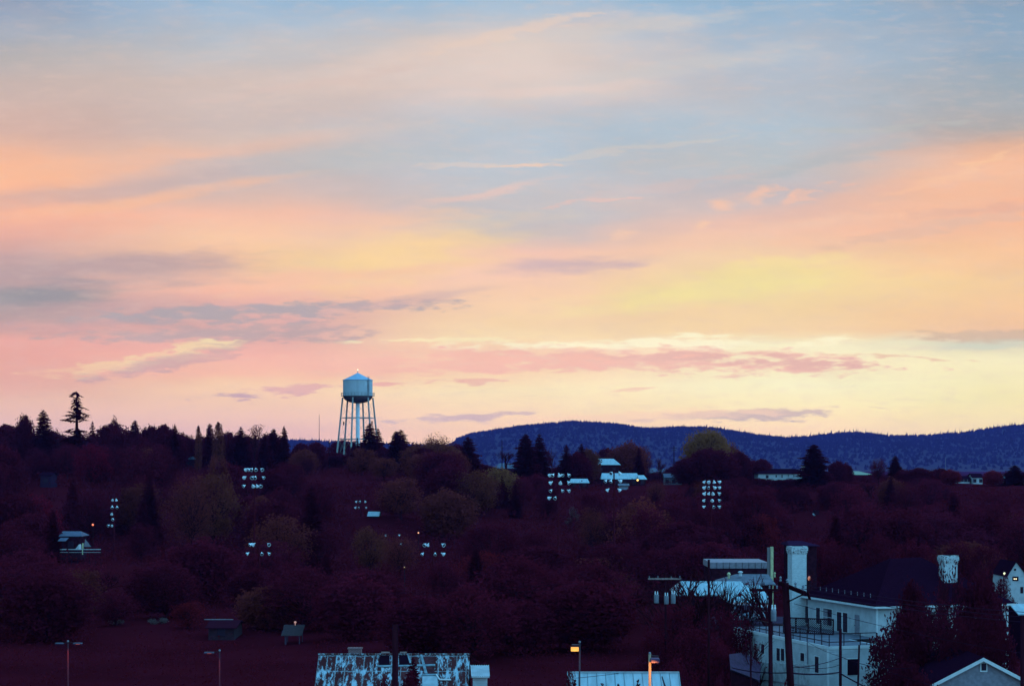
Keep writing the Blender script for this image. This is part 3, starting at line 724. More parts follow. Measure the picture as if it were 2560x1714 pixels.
# ---------------------------------------------------------------- materials of built things
M_white = mat('white_paint', (.40, .42, .45), .6, noise=.18, nscale=1.3)
M_trim = mat('white_trim', (.54, .56, .58), .5, noise=.1, nscale=2)
M_glass = mat('window_glass', (.018, .008, .022), .35, spec=.15)
M_tower = mat('tower_paint', (.70, .76, .82), .5, noise=.12, nscale=.5, stretch=(1, 1, .25), spec=.2)
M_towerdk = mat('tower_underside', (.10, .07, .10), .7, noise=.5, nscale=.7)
M_leg = mat('tower_steel', (.26, .27, .27), .55, noise=.35, nscale=.8)
M_alu = mat('lamp_aluminium', (.58, .62, .66), .35, spec=.4)
M_lens = mat('lamp_glass', (.06, .07, .09), .15, spec=.5)
M_dkmetal = mat('dark_metal', (.024, .007, .014), .7, spec=.1)
M_wood = mat('pole_wood', (.032, .0058, .0115), .95, noise=.5, nscale=5, stretch=(1, 1, .1), spec=0)
M_poledk = mat('dull_pole', (.060, .0060, .0125), .95, spec=0)
M_can = mat('transformer_steel', (.17, .18, .22), .6, noise=.25, nscale=4)
M_plumroof = mat('plum_shingles', (.019, .0036, .0125), .95, noise=.35, nscale=6, spec=0)
M_dkwall = mat('dark_wall', (.036, .009, .018), .9, noise=.4, nscale=2, spec=0)
M_paleroof = mat('pale_metal_roof', (.27, .38, .43), .5, noise=.22, nscale=.8, stretch=(3, .6, 1))
M_blueroof = mat('dull_blue_roof', (.065, .075, .125), .7, noise=.35, nscale=1.5)
M_greyroof = mat('grey_roof', (.13, .13, .165), .8, noise=.35, nscale=1.2, spec=.1)
M_greywall = mat('grey_siding', (.205, .185, .225), .7, noise=.25, nscale=3)
M_cream = mat('cream_board', (.50, .47, .26), .7, noise=.3, nscale=2)
M_black = mat('dark_opening', (.012, .004, .010), .95, spec=0)
M_wire = mat('wire', (.026, .009, .022), .8, spec=0)
M_tan = mat('tan_block', (.30, .20, .19), .8, noise=.4, nscale=5)
def brick_mat(name, c1, c2, mortar, w, h, msize, rust=None, off=.5, bias=0., amt=.5, stretch=(8, .8, 1), nscale=1.2, warp=0):
    m = bpy.data.materials.new(name); MATS[name] = m
    nt, N, L = nodes_of(m); b = N['Principled BSDF']; b.inputs['Roughness'].default_value = .65; b.inputs['Specular IOR Level'].default_value = .04
    tc = N.new('ShaderNodeTexCoord'); mp = N.new('ShaderNodeMapping'); L.new(tc.outputs['UV'], mp.inputs[0])
    vec = mp.outputs[0]
    if warp:
        wn = N.new('ShaderNodeTexNoise'); wn.inputs['Scale'].default_value = 5; wn.inputs['Detail'].default_value = 5; L.new(tc.outputs['UV'], wn.inputs['Vector'])
        wm = N.new('ShaderNodeVectorMath'); wm.operation = 'MULTIPLY_ADD'; wm.inputs[1].default_value = (warp, warp * 2, 0); L.new(wn.outputs['Color'], wm.inputs[0]); L.new(mp.outputs[0], wm.inputs[2]); vec = wm.outputs[0]
    t = N.new('ShaderNodeTexBrick'); L.new(vec, t.inputs['Vector']); t.offset = off
    t.inputs['Color1'].default_value = (*c1, 1); t.inputs['Color2'].default_value = (*c2, 1); t.inputs['Mortar'].default_value = (*mortar, 1)
    t.inputs['Scale'].default_value = 1; t.inputs['Brick Width'].default_value = w; t.inputs['Row Height'].default_value = h; t.inputs['Mortar Size'].default_value = msize; t.inputs['Bias'].default_value = bias
    col = t.outputs['Color']
    if rust:
        m2 = N.new('ShaderNodeMapping'); L.new(tc.outputs['UV'], m2.inputs[0]); m2.inputs['Scale'].default_value = stretch
        n = N.new('ShaderNodeTexNoise'); n.inputs['Scale'].default_value = nscale; n.inputs['Detail'].default_value = 8; n.inputs['Roughness'].default_value = .76; L.new(m2.outputs[0], n.inputs['Vector'])
        r = N.new('ShaderNodeMapRange'); L.new(n.outputs['Fac'], r.inputs['Value']); r.inputs['From Min'].default_value = amt - .04; r.inputs['From Max'].default_value = amt + .04
        mx = N.new('ShaderNodeMix'); mx.data_type = 'RGBA'; L.new(r.outputs[0], mx.inputs[0]); L.new(col, mx.inputs[6]); mx.inputs[7].default_value = (*rust, 1)
        col = mx.outputs[2]
    L.new(col, b.inputs['Base Color'])
    return m
M_brick = brick_mat('painted_brick', (.50, .55, .57), (.39, .43, .45), (.33, .35, .38), .24, .085, .010, (.06, .025, .03), amt=.66, stretch=(1.6, 3, 1), nscale=2.2)
M_peel = brick_mat('peeling_brick', (.52, .56, .58), (.40, .44, .46), (.34, .36, .38), .24, .085, .010, (.05, .02, .025), amt=.545, stretch=(1.6, 3, 1), nscale=2.6)
M_tin = brick_mat('rusty_tin', (.050, .010, .012), (.085, .020, .022), (.16, .17, .19), .74, 1.9, .045, (.30, .40, .46), off=.0, bias=-.2, amt=.545, stretch=(2.1, .6, 1), nscale=1.05, warp=.18)
def uv_planar(o, fn):
    me = o.data; uv = me.uv_layers.new(name='UVMap')
    for p in me.polygons:
        for li in p.loop_indices:
            uv.data[li].uv = fn(me.vertices[me.loops[li].vertex_index].co, p.normal)

# ---------------------------------------------------------------- the water tower
TY = 764.; TX = (894.5 - 1280) / F * TY; TG = G(TX, TY)
def tz(py): return CZ - (py - HZ) / F * TY
tw = thing('water_tower', 'pale blue water tower with conical roof on six splayed legs above the trees', 'water tower', (TX, TY, TG))
T0 = Vector((TX, TY, 0))
zb, ze, zt, zbot = tz(990), tz(950), tz(932), tz(1008)
mb = MB(); prof = []
mb.lathe([(5.9, zb), (5.9, ze)], T0, 64)
for k in range(1, 4):                      # lapped plate seams
    z0 = zb + (ze - zb) * k / 4; mb.lathe([(5.90, z0 - .035), (5.93, z0 - .03), (5.93, z0 + .03), (5.90, z0 + .035)], T0, 64); tank = mb.build('tank', M_tower, tw, True)
mb = MB(); mb.lathe([(6.15, ze - .12), (6.15, ze), (3.0, ze + (zt - ze) * .52), (.25, zt), (.02, zt)], T0, 48); rf_ = mb.build('roof', mat('tower_roof_paint', (.26, .36, .48), .5, noise=.12, nscale=.6, spec=.2), tw)
mb = MB(); mb.lathe([(.14, zt - .1), (.12, zt + .9), (.02, zt + .9)], T0, 8); fin = mb.build('finial', M_leg, tw)
mb = MB(); mb.lathe([(.05, 0), (.22, .12), (.26, .35), (.15, .6), (.02, .66)], T0 + Vector((0, 0, zt + .9)), 10); mb.build('beacon', emit('beacon_glow', (1, .85, .6), 1.6), fin)
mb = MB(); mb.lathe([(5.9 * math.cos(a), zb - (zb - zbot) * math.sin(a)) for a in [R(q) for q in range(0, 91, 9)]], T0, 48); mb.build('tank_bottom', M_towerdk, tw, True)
mb = MB(); mb.lathe([(.80, TG), (.80, zbot + .4)], T0, 20); mb.build('riser_pipe', M_tower, tw, True)
def legR(z): return 6.24 + (tz(1000) - z) * .104
for a in (16, 76, 136, 196, 256, 316):
    ca, sa = math.cos(R(a)), math.sin(R(a))
    p0 = T0 + Vector((legR(TG) * ca, legR(TG) * sa, TG - .2)); p1 = T0 + Vector((legR(zb - .6) * ca, legR(zb - .6) * sa, zb - .6))
    mb = MB(); mb.tube([p0, p1], [.36, .33], 10); mb.box(p0 + Vector((0, 0, .2)), (1.1, 1.1, .5)); lg = mb.build('leg', M_leg, tw)
    if a in (316, 136):                    # small aerials clamped to two legs
        q = p0.lerp(p1, .62); mb = MB(); mb.bar(q, q + Vector((.9 if a == 316 else -.9, -.2, .2)), .12); mb.box(q + Vector((.9 if a == 316 else -.9, -.2, .1)), (.45, .3, 1.5)); mb.build('aerial', M_dkmetal, lg)
for zr_ in (tz(1044), tz(1097)):
    mb = MB()
    for k in range(6):
        a, b = R(16 + 60 * k), R(76 + 60 * k)
        mb.bar(T0 + Vector((legR(zr_) * math.cos(a), legR(zr_) * math.sin(a), zr_)), T0 + Vector((legR(zr_) * math.cos(b), legR(zr_) * math.sin(b), zr_)), .26)
    mb.build('ring_strut', M_leg, tw)
mb = MB(); zs = [tz(1002), tz(1044), tz(1097), TG + .5]
for k in range(6):
    a, b = R(16 + 60 * k), R(76 + 60 * k)
    for z0, z1 in zip(zs, zs[1:]):
        for (i, j) in ((a, b), (b, a)):
            mb.tube([T0 + Vector((legR(z0) * math.cos(i), legR(z0) * math.sin(i), z0)), T0 + Vector((legR(z1) * math.cos(j), legR(z1) * math.sin(j), z1))], .03, 4)
mb.build('brace_rods', M_leg, tw)
mb = MB(); mb.lathe([(5.88, zb + .02), (6.75, zb + .02), (6.75, zb + .14), (5.93, zb + .14)], T0, 48); bal = mb.build('balcony', M_leg, tw)
mb = MB()
for k in range(30):
    a = 2 * math.pi * k / 30; p = T0 + Vector((6.68 * math.cos(a), 6.68 * math.sin(a), zb + .14)); mb.bar(p, p + Vector((0, 0, 1.15)), .09)
for hz in (.6, 1.15): mb.tube([T0 + Vector((6.68 * math.cos(2 * math.pi * k / 30), 6.68 * math.sin(2 * math.pi * k / 30), zb + .14 + hz)) for k in range(31)], .05, 4, False)
mb.build('railing', M_leg, bal)
a = R(-42); rad = Vector((math.cos(a), math.sin(a), 0)); tan_ = Vector((-rad.y, rad.x, 0)); mb = MB()
for sg in (-.3, .3): mb.bar(T0 + rad * 6.15 + tan_ * sg + Vector((0, 0, zb + .2)), T0 + rad * 6.15 + tan_ * sg + Vector((0, 0, ze + 1.4)), .14)
for k in range(18):
    z = zb + .4 + k * .4; mb.bar(T0 + rad * 6.15 - tan_ * .3 + Vector((0, 0, z)), T0 + rad * 6.15 + tan_ * .3 + Vector((0, 0, z)), .06)
mb.build('ladder', M_towerdk, tw)

# ---------------------------------------------------------------- sports field floodlights
def bell_mesh():
    mb = MB(); mb.lathe([(.02, -.42), (.10, -.42), (.12, -.20), (.20, -.12), (.30, .02), (.36, .20), (.37, .24), (.34, .24), (.30, .19)], (0, 0, 0), 14)
    return mb.mesh('floodlight', M_alu, smooth=True)
BELL = bell_mesh(); mb = MB(); mb.lathe([(.33, .19), (.2, .215), (.01, .22)], (0, 0, 0), 14); LENSM = mb.mesh('lens', M_lens, smooth=True)
rl = random.Random(8)
def floodlight_pole(label, ppx, Y, rows, size=1., top=None, arms=True):
    x = (ppx - 1280) / F * Y; g = G(x, Y); o = thing('floodlight_pole', label, 'floodlights', (x, Y, g), 'floodlight poles round the sports field')
    ztop = CZ - (min(r[0] for r in rows) - 8 - HZ) / F * Y
    mb = MB(); mb.tube([(x, Y, g - .3), (x, Y, ztop)], [.22, .12], 8); mb.build('pole', M_poledk, o)
    for py, xs in rows:
        z = CZ - (py - HZ) / F * Y
        mb = MB(); a = min(xs + [ppx]); b = max(xs + [ppx]); mb.bar(at(a - 2, py, Y + .22) + Vector((0, 0, .12)), at(b + 2, py, Y + .22) + Vector((0, 0, .12)), .10); mb.build('crossarm', M_poledk, o)
        for px in xs:
            f = bpy.data.objects.new('floodlight', BELL); COL.objects.link(f); f.parent = o
            f.location = at(px, py, Y) - Vector((x, Y, g)) + Vector((0, -.15, 0))
            side = max(-1, min(1, (px - ppx) / 22.)) + rl.uniform(-.35, .35)
            d = Vector((side * 1.0, rl.choice((-.9, -.5, .4, .9)), rl.uniform(-.95, -.45))).normalized()
            f.rotation_euler = Vector((0, 0, 1)).rotation_difference(d).to_euler(); s = size * rl.uniform(.9, 1.15); f.scale = (s, s, s)
            l = bpy.data.objects.new('lens', LENSM); COL.objects.link(l); l.parent = f
floodlight_pole('three-row floodlight pole in front of the dark slope, the one west of the water tower', 636, 330, [(1173, [616, 623, 629.5, 640, 655]), (1193, [612, 631, 638, 659]), (1214, [610, 633, 643, 652])], .86)
floodlight_pole('narrow five-row floodlight pole seen edge on, above the small house with the white fence', 285, 420, [(1249, [282, 291]), (1267, [281, 293]), (1284, [280]), (1297, [282.5]), (1313, [271.5, 280])], .86)
floodlight_pole('four-row floodlight pole with nine bright lamps beside the pale roofs', 1396, 330, [(1187, [1375, 1382, 1398, 1406, 1422]), (1206, [1377, 1401, 1422]), (1226, [1377, 1406, 1422]), (1244, [1374, 1388])], .84)
floodlight_pole('floodlight pole standing in front of the long pale roof', 1535, 330, [(1182, [1528, 1549]), (1202, [1514, 1527, 1550]), (1224, [1519, 1548])], .84)
floodlight_pole('largest floodlight pole with five rows of lamps, below the olive trees', 1778, 385, [(1204, [1760.5, 1772.5, 1785, 1798]), (1218, [1761, 1771.5, 1786, 1798]), (1233, [1761, 1772, 1782, 1798]), (1250, [1760, 1780, 1798]), (1266, [1760, 1784, 1798])], .92)
floodlight_pole('low two-row floodlight pole with four bright corner lamps on the dark slope', 648, 310, [(1360, [626, 634, 672]), (1383, [619, 655, 673])], .80)
floodlight_pole('low two-row floodlight pole next to the small orange street light', 1083, 310, [(1361, [1062, 1070, 1108]), (1384, [1056, 1088, 1108])], .80)
floodlight_pole('faint far floodlight pole above the dim shed with the bright ridge', 472, 520, [(1304, [471, 484]), (1318.5, [455, 486])], .72)
floodlight_pole('small far floodlight pole beside the little blue roof', 902, 480, [(1253, [891, 900, 913]), (1268, [889, 897, 915])], .72)
floodlight_pole('tiny floodlight pole half hidden by the olive tree', 985, 450, [(1337, [965, 998]), (1359, [1002])], .68)

# ---------------------------------------------------------------- poles, masts, wires
def wood_pole(label, px0, y0, Y, r0, r1, px1=None, arms=(), cans=(), name='utility_pole', cat='utility pole', m=None, armm=None, group=None, h_extra=0):
    top = at(px0, y0, Y); bx = (px1 if px1 is not None else px0); g = G((bx - 1280) / F * Y, Y)
    slope = (bx - px0) / max(1., 1714 - y0) if px1 is not None else 0
    base = Vector((top.x + slope * (top.z - g), Y, g - .3))
    o = thing(name, label, cat, (base.x, Y, g), group)
    mb = MB(); mb.tube([base, top], [r0, r1], 10); p = mb.build('pole', m or M_wood, o, True)
    for (py, ax0, ax1) in arms:
        a, b = at(ax0, py, Y - r0 - .07), at(ax1, py, Y - r0 - .07)
        mb = MB(); mb.bar(a, b, .11, .14); c = mb.build('crossarm', armm or M_wood, o)
        for k in range(4):
            q = a.lerp(b, (.04, .3, .7, .96)[k]) + Vector((0, 0, .07)); mb = MB(); mb.lathe([(.02, 0), (.05, .03), (.03, .09), (.055, .14), (.01, .19)], q, 8); mb.build('insulator', M_can, c)
    for (cx, cy, w, h) in cans:
        c0 = at(cx, cy, Y - r0 - w / F * Y * .6); rr = w / F * Y / 2; hh = h / F * Y
        mb = MB(); mb.lathe([(rr * .9, -hh / 2), (rr, -hh / 2 + .04), (rr, hh / 2 - .05), (rr * .92, hh / 2), (rr * .3, hh / 2 + .05), (.01, hh / 2 + .05)], c0, 16); t = mb.build('transformer', M_can, o, True)
        mb = MB()
        for sg in (-.5, .5): mb.lathe([(.045, 0), (.06, .08), (.035, .16), (.05, .22), (.01, .28)], c0 + Vector((sg * rr, 0, hh / 2 + .03)), 8)
        mb.build('bushing', M_alu, t)
    return o
big = wood_pole('thick dark wooden pole in front of the white house balcony', 1963.5, 1456, 90, .205, .16, 1977)
mb = MB(); ca, cb = Vector((12.83, 93.5, CZ - 310 / F * 90)), Vector((12.95, 86.2, CZ - 310 / F * 90)); ca.x += .25; cb.x += .25; mb.bar(ca, cb, .14, .17); carm = mb.build('crossarm', M_wood, big)
for k in range(4):
    mb = MB(); mb.lathe([(.03, 0), (.06, .05), (.035, .13), (.07, .2), (.01, .27)], ca.lerp(cb, (.05, .33, .66, .95)[k]) + Vector((0, 0, .085)), 8); mb.build('insulator', M_can, carm)
mb = MB(); mb.bar(Vector((12.98, 89.9, CZ - 345 / F * 90)), Vector((13.55, 87.5, CZ - 312 / F * 90)), .05); mb.bar(Vector((13.55, 87.5, CZ - 312 / F * 90)), Vector((13.62, 87.4, CZ - 330 / F * 90)), .09); mb.build('switch_bracket', M_wood, big)
wood_pole('dark pole carrying one grey transformer can, beside the thick wooden pole', 1925, 1461, 105, .14, .11, 1927, arms=[(1474, 1874, 1945)], cans=[(1934, 1538, 13.5, 27)])
wood_pole('thin dark pole rising in front of the long grey building', 1772, 1398, 150, .12, .09)
wood_pole('pole with a grey crossarm and three transformer cans in a row', 1664, 1432, 170, .12, .09, arms=[(1446, 1620, 1703)], cans=[(1641, 1496, 12, 21), (1666, 1499, 11.5, 20), (1683, 1496, 11.5, 23)], armm=M_tan)
wood_pole('dark pole with cable bundles in front of the white siding', 2101, 1571, 120, .11, .09, 2101)
wood_pole('short thin dark pole beside the dark garage opening', 2148, 1611, 122, .075, .06, 2145)
wood_pole('slender dark post in front of the ladder', 1877, 1584, 130, .075, .06)
wood_pole('dark pole cut by the eastern frame edge beside the house', 2556, 1538, 110, .13, .11)
wood_pole('dark pole rising through the middle of the rusty roof', 988, 1560, 100, .19, .16)
wood_pole('tall thin pole on the hilltop beside a small bare tree', 1255, 1100, 640, .16, .12, arms=[(1118, 1251, 1259)])
wood_pole('distant double crossarm pole in front of the blue hill', 1685, 1114, 640, .18, .13, arms=[(1119, 1676, 1693), (1125, 1678, 1691)])
wood_pole('short distant pole in the gap beside the water tower', 823, 1097, 690, .16, .13, arms=[(1107, 820, 826)])
wood_pole('needle thin radio mast standing alone west of the water tower', 798, 1036, 700, .16, .07, name='radio_mast', cat='mast', m=M_dkmetal)
wood_pole('slim pale mast in front of the blue hill above the small houses', 2364, 1143, 620, .07, .05, name='radio_mast', cat='mast', m=M_greywall)
nw = 0
def wire(a, b, r, sag, label, group):
    pts = []
    for k in range(25):
        t = k / 24; p = Vector(a).lerp(Vector(b), t); p.z -= sag * 4 * t * (1 - t); pts.append(p)
    mb = MB(); mb.tube(pts, r, 5); o = setorigin(mb.build('power_line', M_wire, None)); tag(o, label, 'wire', group); return o
for k, (p, q) in enumerate([((2012, 1462), (2700, 1536)), ((2004, 1470), (2700, 1549)), ((1998, 1480), (2700, 1562)), ]):
    wire(at(*p, 87.5), at(*q, 120), .018, .25, ('top', 'second', 'third')[k] + ' of three thin wires running from the thick pole past the dark roof', 'wires in front of the white house roof')
for k, (p, y0, q, y1, r, sg, lab) in enumerate([((1985, 1508), 92, (2660, 1645), 125, .012, .3, 'faint low wire crossing the upper windows of the white house'), ((2228, 1680), 138, (2440, 1740), 120, .02, .1, 'pale wire slanting down towards the grey gable'),
   ((1830, 1668), 112, (1975, 1680), 90, .028, .12, 'thick dark cable reaching the thick pole from the shed'), ((1977, 1681), 90, (2101, 1679), 120, .04, .10, 'thick dark cable between the thick pole and the pole with bundles'), ((1977, 1668), 90, (2101, 1643), 120, .02, .12, 'sagging dark cable in front of the siding'),
   ((1980, 1662), 90, (2101, 1660), 120, .016, .2, 'thin drooping cable above the thick one'), ((2101, 1682), 120, (2300, 1760), 110, .045, .25, 'thick dark cable leaving the pole with bundles downwards'), ((2101, 1640), 120, (2280, 1668), 118, .02, .3, 'dark cable from the pole with bundles to the short thin pole side'),
   ((2020, 1604), 150, (2101, 1640), 120, .014, .1, 'thin cable from the balcony corner to the pole with bundles'), ((1664, 1434), 170, (1772, 1456), 150, .02, .15, 'wire from the three-transformer pole to the thin dark pole'), ((1622, 1443), 170, (1000, 1482), 210, .012, .6, 'faint long wire running west from the three-transformer pole'),
   ((1622, 1443), 170, (640, 1484), 240, .011, .5, 'second faint long wire running west over the dark wood'), ((1436, 1694), 122, (1560, 1680), 131, .015, .02, 'thin wire lying over the pale garage roof')]):
    wire(at(*p, y0), at(*q, y1), r, sg, lab, None)
# ---------------------------------------------------------------- houses on the hill and slope
def gable_house(name, label, px0, px1, y_ridge, y_eave, Y, depth, m_roof, m_wall, hip0=0., hip1=0., wins=0, lit=False, chimney=None, wall_m=None, cat='house', base=None, over=.4, group=None, seams=False):
    x0 = (px0 - 1280) / F * Y; x1 = (px1 - 1280) / F * Y; ze_ = CZ - (y_eave - HZ) / F * Y; zr_ = CZ - (y_ridge - HZ) / F * (Y + depth / 2)
    zr_ = max(zr_, ze_ + .5)
    g = (G((x0 + x1) / 2, Y) if base is None else base) - .3
    o = thing(name, label, cat, ((x0 + x1) / 2, Y + depth / 2, g + .3), group)
    mb = MB(); mb.box(((x0 + x1) / 2, Y + depth / 2, (g + ze_ - .1) / 2), (x1 - x0 - 2 * over, depth - 2 * over, ze_ - .1 - g))
    if hip0 == 0: mb.face((x0 + over, Y + over, ze_ - .1), (x0 + over, Y + depth - over, ze_ - .1), (x0 + over, Y + depth / 2, zr_ - .15))
    if hip1 == 0: mb.face((x1 - over, Y + over, ze_ - .1), (x1 - over, Y + depth - over, ze_ - .1), (x1 - over, Y + depth / 2, zr_ - .15))
    mb.build('wall', m_wall, o)
    mb = MB(); t = .12
    A, B, C_, D = (x0, Y, ze_), (x1, Y, ze_), (x1 - hip1, Y + depth / 2, zr_), (x0 + hip0, Y + depth / 2, zr_)
    E, F_ = (x0, Y + depth, ze_), (x1, Y + depth, ze_)
    for dz in (0, -t):
        q = [tuple(Vector(p) + Vector((0, 0, dz))) for p in (A, B, C_, D, E, F_)]
        mb.face(q[0], q[1], q[2], q[3]); mb.face(q[5], q[4], q[3], q[2])
        if hip0: mb.face(q[4], q[0], q[3])
        if hip1: mb.face(q[1], q[5], q[2])
    lo = [tuple(Vector(p) - Vector((0, 0, t))) for p in (A, B, C_, D, E, F_)]
    up = (A, B, C_, D, E, F_)
    for i, j in ((0, 1), (5, 4)) + (((1, 2), (2, 5)) if not hip1 else ((1, 5),)) + (((0, 3), (3, 4)) if not hip0 else ((0, 4),)): mb.face(lo[i], lo[j], up[j], up[i])
    if seams:
        n = int((x1 - x0) / .6)
        for k in range(1, n):
            xx = x0 + (x1 - x0) * k / n
            if xx - x0 < hip0 or x1 - xx < hip1: continue
            mb.bar((xx, Y + .02, ze_ + .02), (xx, Y + depth / 2, zr_ + .02), .05)
    roof = mb.build('roof', m_roof, o)
    if chimney:
        cx, w_, h_ = chimney; xx = x0 + (x1 - x0) * cx; mb = MB(); mb.box((xx, Y + depth / 2 + .3, zr_ + h_ / 2 - .3), (w_, w_, h_ + .6)); mb.box((xx, Y + depth / 2 + .3, zr_ + h_ + .06), (w_ + .2, w_ + .2, .12)); mb.build('chimney', M_tan, roof)
    for k in range(wins):
        xx = x0 + (x1 - x0) * (k + .5) / wins; zz = max(g + 1.4, ze_ - 1.5); mb = MB(); mb.box((xx, Y + over - .03, zz), (1.1, .08, 1.2)); w = mb.build('window', M_dkmetal, o)
        mb = MB(); mb.box((xx, Y + over - .08, zz), (.92, .04, 1.02)); mb.build('pane', emit('warm_window', (1, .62, .2), 1.3) if lit and k == 0 else M_glass, w)
    return o
HG = 'houses on the hill'
gable_house('house', 'house with a pale trapezoid roof beneath the golden brown tree', 1486, 1552, 1146, 1161, 640, 9, M_paleroof, M_dkwall, .6, 2.2, 2)
gable_house('house', 'long house under the widest pale roof, with a small warm lamp below its eave', 1503, 1598, 1182, 1196.5, 600, 9, M_paleroof, M_dkwall, .4, .4, 4)
gable_house('house', 'short pale roofed annex stepping down at the end of the long pale roof', 1596, 1618, 1187, 1197, 597, 7, M_paleroof, M_dkwall, 0, .8, 1)
gable_house('house', 'low pale roof half hidden by trees behind the nine lamp floodlights', 1424, 1474, 1196, 1206, 590, 8, M_paleroof, M_dkwall, .5, .5, 2)
gable_house('shed', 'dim grey shed under the long pale roof', 1546, 1574, 1208, 1213, 580, 5, M_greyroof, M_greywall, 0, 0, 0, cat='shed')
gable_house('shed', 'smaller dim grey shed below the other grey one', 1553, 1568, 1220, 1223.5, 578, 4, M_greyroof, M_greywall, 0, 0, 0, cat='shed')
gable_house('house', 'dark low house with a bluish end near the double crossarm pole', 1660, 1708, 1183, 1193, 620, 8, M_blueroof, M_greyroof, 0, 2.5, 3)
gable_house('house', 'far dull blue roof, west of the two between the leafless round trees', 1616, 1643, 1170, 1181, 800, 10, M_blueroof, M_dkwall, 1.5, 0)
gable_house('house', 'far dull blue roof, east of the two between the leafless round trees', 1646, 1668, 1172, 1182, 805, 10, M_blueroof, M_dkwall, 1.5, .4)
gable_house('house', 'wide dull blue roof behind the tall thin hilltop pole', 1236, 1293, 1157, 1170, 800, 12, M_blueroof, M_dkwall, 2, 2)
gable_house('house', 'long building with a pale greenish roof strip past the lumpy fir', 2112, 2186, 1177, 1186, 880, 14, mat('pale_green_roof', (.24, .27, .19), .7, noise=.3), M_dkwall, 0, 6)
bung = gable_house('bungalow', 'long white bungalow with a low dark hip roof beside the broad lumpy fir', 1893, 2037, 1171, 1183, 600, 11, M_plumroof, M_white, 5.5, 5.5, 0, chimney=(.85, 1.1, .9))
for (a, b, c, d) in ((1938, 1943, 1186, 1193), (1953, 1957, 1185, 1194), (1969, 1972, 1185, 1192), (1983, 1986, 1185, 1193), (1998, 2001, 1185, 1191), (1914, 1922, 1186, 1195)):
    p, q = at(a, d, 600.36), at(b, c, 600.36); mb = MB(); mb.box(((p.x + q.x) / 2, 600.36, (p.z + q.z) / 2), (q.x - p.x, .1, q.z - p.z)); w = mb.build('window', M_trim, bung)
    mb = MB(); mb.box(((p.x + q.x) / 2, 600.29, (p.z + q.z) / 2), (q.x - p.x - .12, .06, q.z - p.z - .12)); mb.build('pane', M_glass, w)
for k, px in enumerate((1900, 1926, 1950, 1974, 1998, 2020)):
    plant_px('dense', px, 1193 + 2 * (k % 3), 50, 590, 'dark', 'low dark shrub-like tree under the windows of the white bungalow', 'hedge of the white bungalow')
gable_house('house', 'small white-walled house beneath the slim pale mast', 2430, 2460, 1183, 1193, 650, 8, M_plumroof, M_white, 0, 0, 2)
gable_house('house', 'low house with broken white walls beside the small white-walled house', 2384, 2428, 1189, 1196, 652, 7, M_plumroof, M_white, 0, 0, 5)
gable_house('house', 'narrow gabled house next to the rounded hilltop tree', 2494, 2515, 1186, 1195, 650, 9, M_blueroof, M_greywall, 0, 0, 1)
gable_house('house', 'pale house farthest east below the broad low fir', 2540, 2580, 1197, 1206, 648, 8, M_greyroof, M_white, 0, 0, 2)
gable_house('house', 'small far house with a dull blue roof behind the slender dark fir', 455, 483, 1139, 1147, 690, 7, M_blueroof, M_dkwall, 0, .8, 1)
gable_house('house', 'pale wall of a house showing beside the broader poplar', 563, 590, 1104, 1112, 690, 8, M_blueroof, M_white, 0, 0, 1)
gable_house('house', 'grey house glimpsed through the short firs on the skyline', 646, 694, 1100, 1110, 690, 8, M_blueroof, M_white, 0, 0, 3)
gable_house('house', 'low pale house in the gap behind the short distant pole', 812, 832, 1138, 1143, 730, 6, M_greyroof, M_greyroof, 0, 0, 1)
gable_house('house', 'dim plum roofed house on the dark western slope', 96, 130, 1180, 1187, 520, 8, M_plumroof, mat('dim_wall', (.030, .012, .030), .9, spec=0), 0, 0, 1)
gable_house('shed', 'small shed with a bright blue grey roof beneath the water tower', 918, 948, 1278, 1289, 470, 7, M_paleroof, M_dkwall, 0, 0, 0, cat='shed')
gable_house('shed', 'tiny pale roof on the dark slope above the tall cream panel', 2034, 2052, 1283, 1288, 480, 4, M_paleroof, M_dkwall, 0, 0, 0, cat='shed')
# house with the white fence on the western slope
hw = gable_house('house', 'small house with two blue roof planes behind a white rail fence', 147, 204, 1327, 1339, 335, 6, M_blueroof, M_dkwall, 0, .8, 1)
mb = MB(); p, q = at(144, 1351, 332.6), at(173, 1343, 335); mb.face((p.x, p.y, p.z), (q.x, p.y, p.z), (q.x, q.y, q.z), (p.x, q.y, q.z)); mb.face((p.x, p.y, p.z - .1), (q.x, p.y, p.z - .1), (q.x, p.y, p.z), (p.x, p.y, p.z)); mb.build('porch_roof', M_blueroof, hw)
p = at(207, 1371, 334); q = at(207, 1357, 334); mb = MB(); mb.bar(p - Vector((0, 0, 1)), q, .22); mb.build('porch_post', M_cream, hw)
p = at(218, 1366, 336); mb = MB(); mb.face(p + Vector((-.6, 0, 0)), p + Vector((.7, 0, 0)), p + Vector((.2, 0, .7)), p + Vector((-.35, 0, 1.35))); mb.face(p + Vector((-.6, .4, 0)), p + Vector((-.6, 0, 0)), p + Vector((-.35, 0, 1.35))); mb.build('gable_panel', M_greywall, hw)
p = at(192, 1373, 331); g = G(p.x, 331); mb = MB()
a, b, c = Vector((p.x - .35, 331, p.z)), Vector((p.x + .45, 331, p.z)), Vector((p.x + .38, 331, p.z + .9))
for dy in (0, 1.6): mb.face(a + Vector((0, dy, 0)), b + Vector((0, dy, 0)), c + Vector((0, dy, 0)))
mb.face(a, c, c + Vector((0, 1.6, 0)), a + Vector((0, 1.6, 0))); mb.face(b, c, c + Vector((0, 1.6, 0)), b + Vector((0, 1.6, 0)))
t = thing('tent', 'small pale triangular tent beside the cream porch post', 'tent', (p.x, 331.8, p.z)); mb.build('canvas', M_white, t)
fz = at(152, 1372.5, 328).z; fx0, fx1 = at(150, 0, 328).x, at(252, 0, 328).x
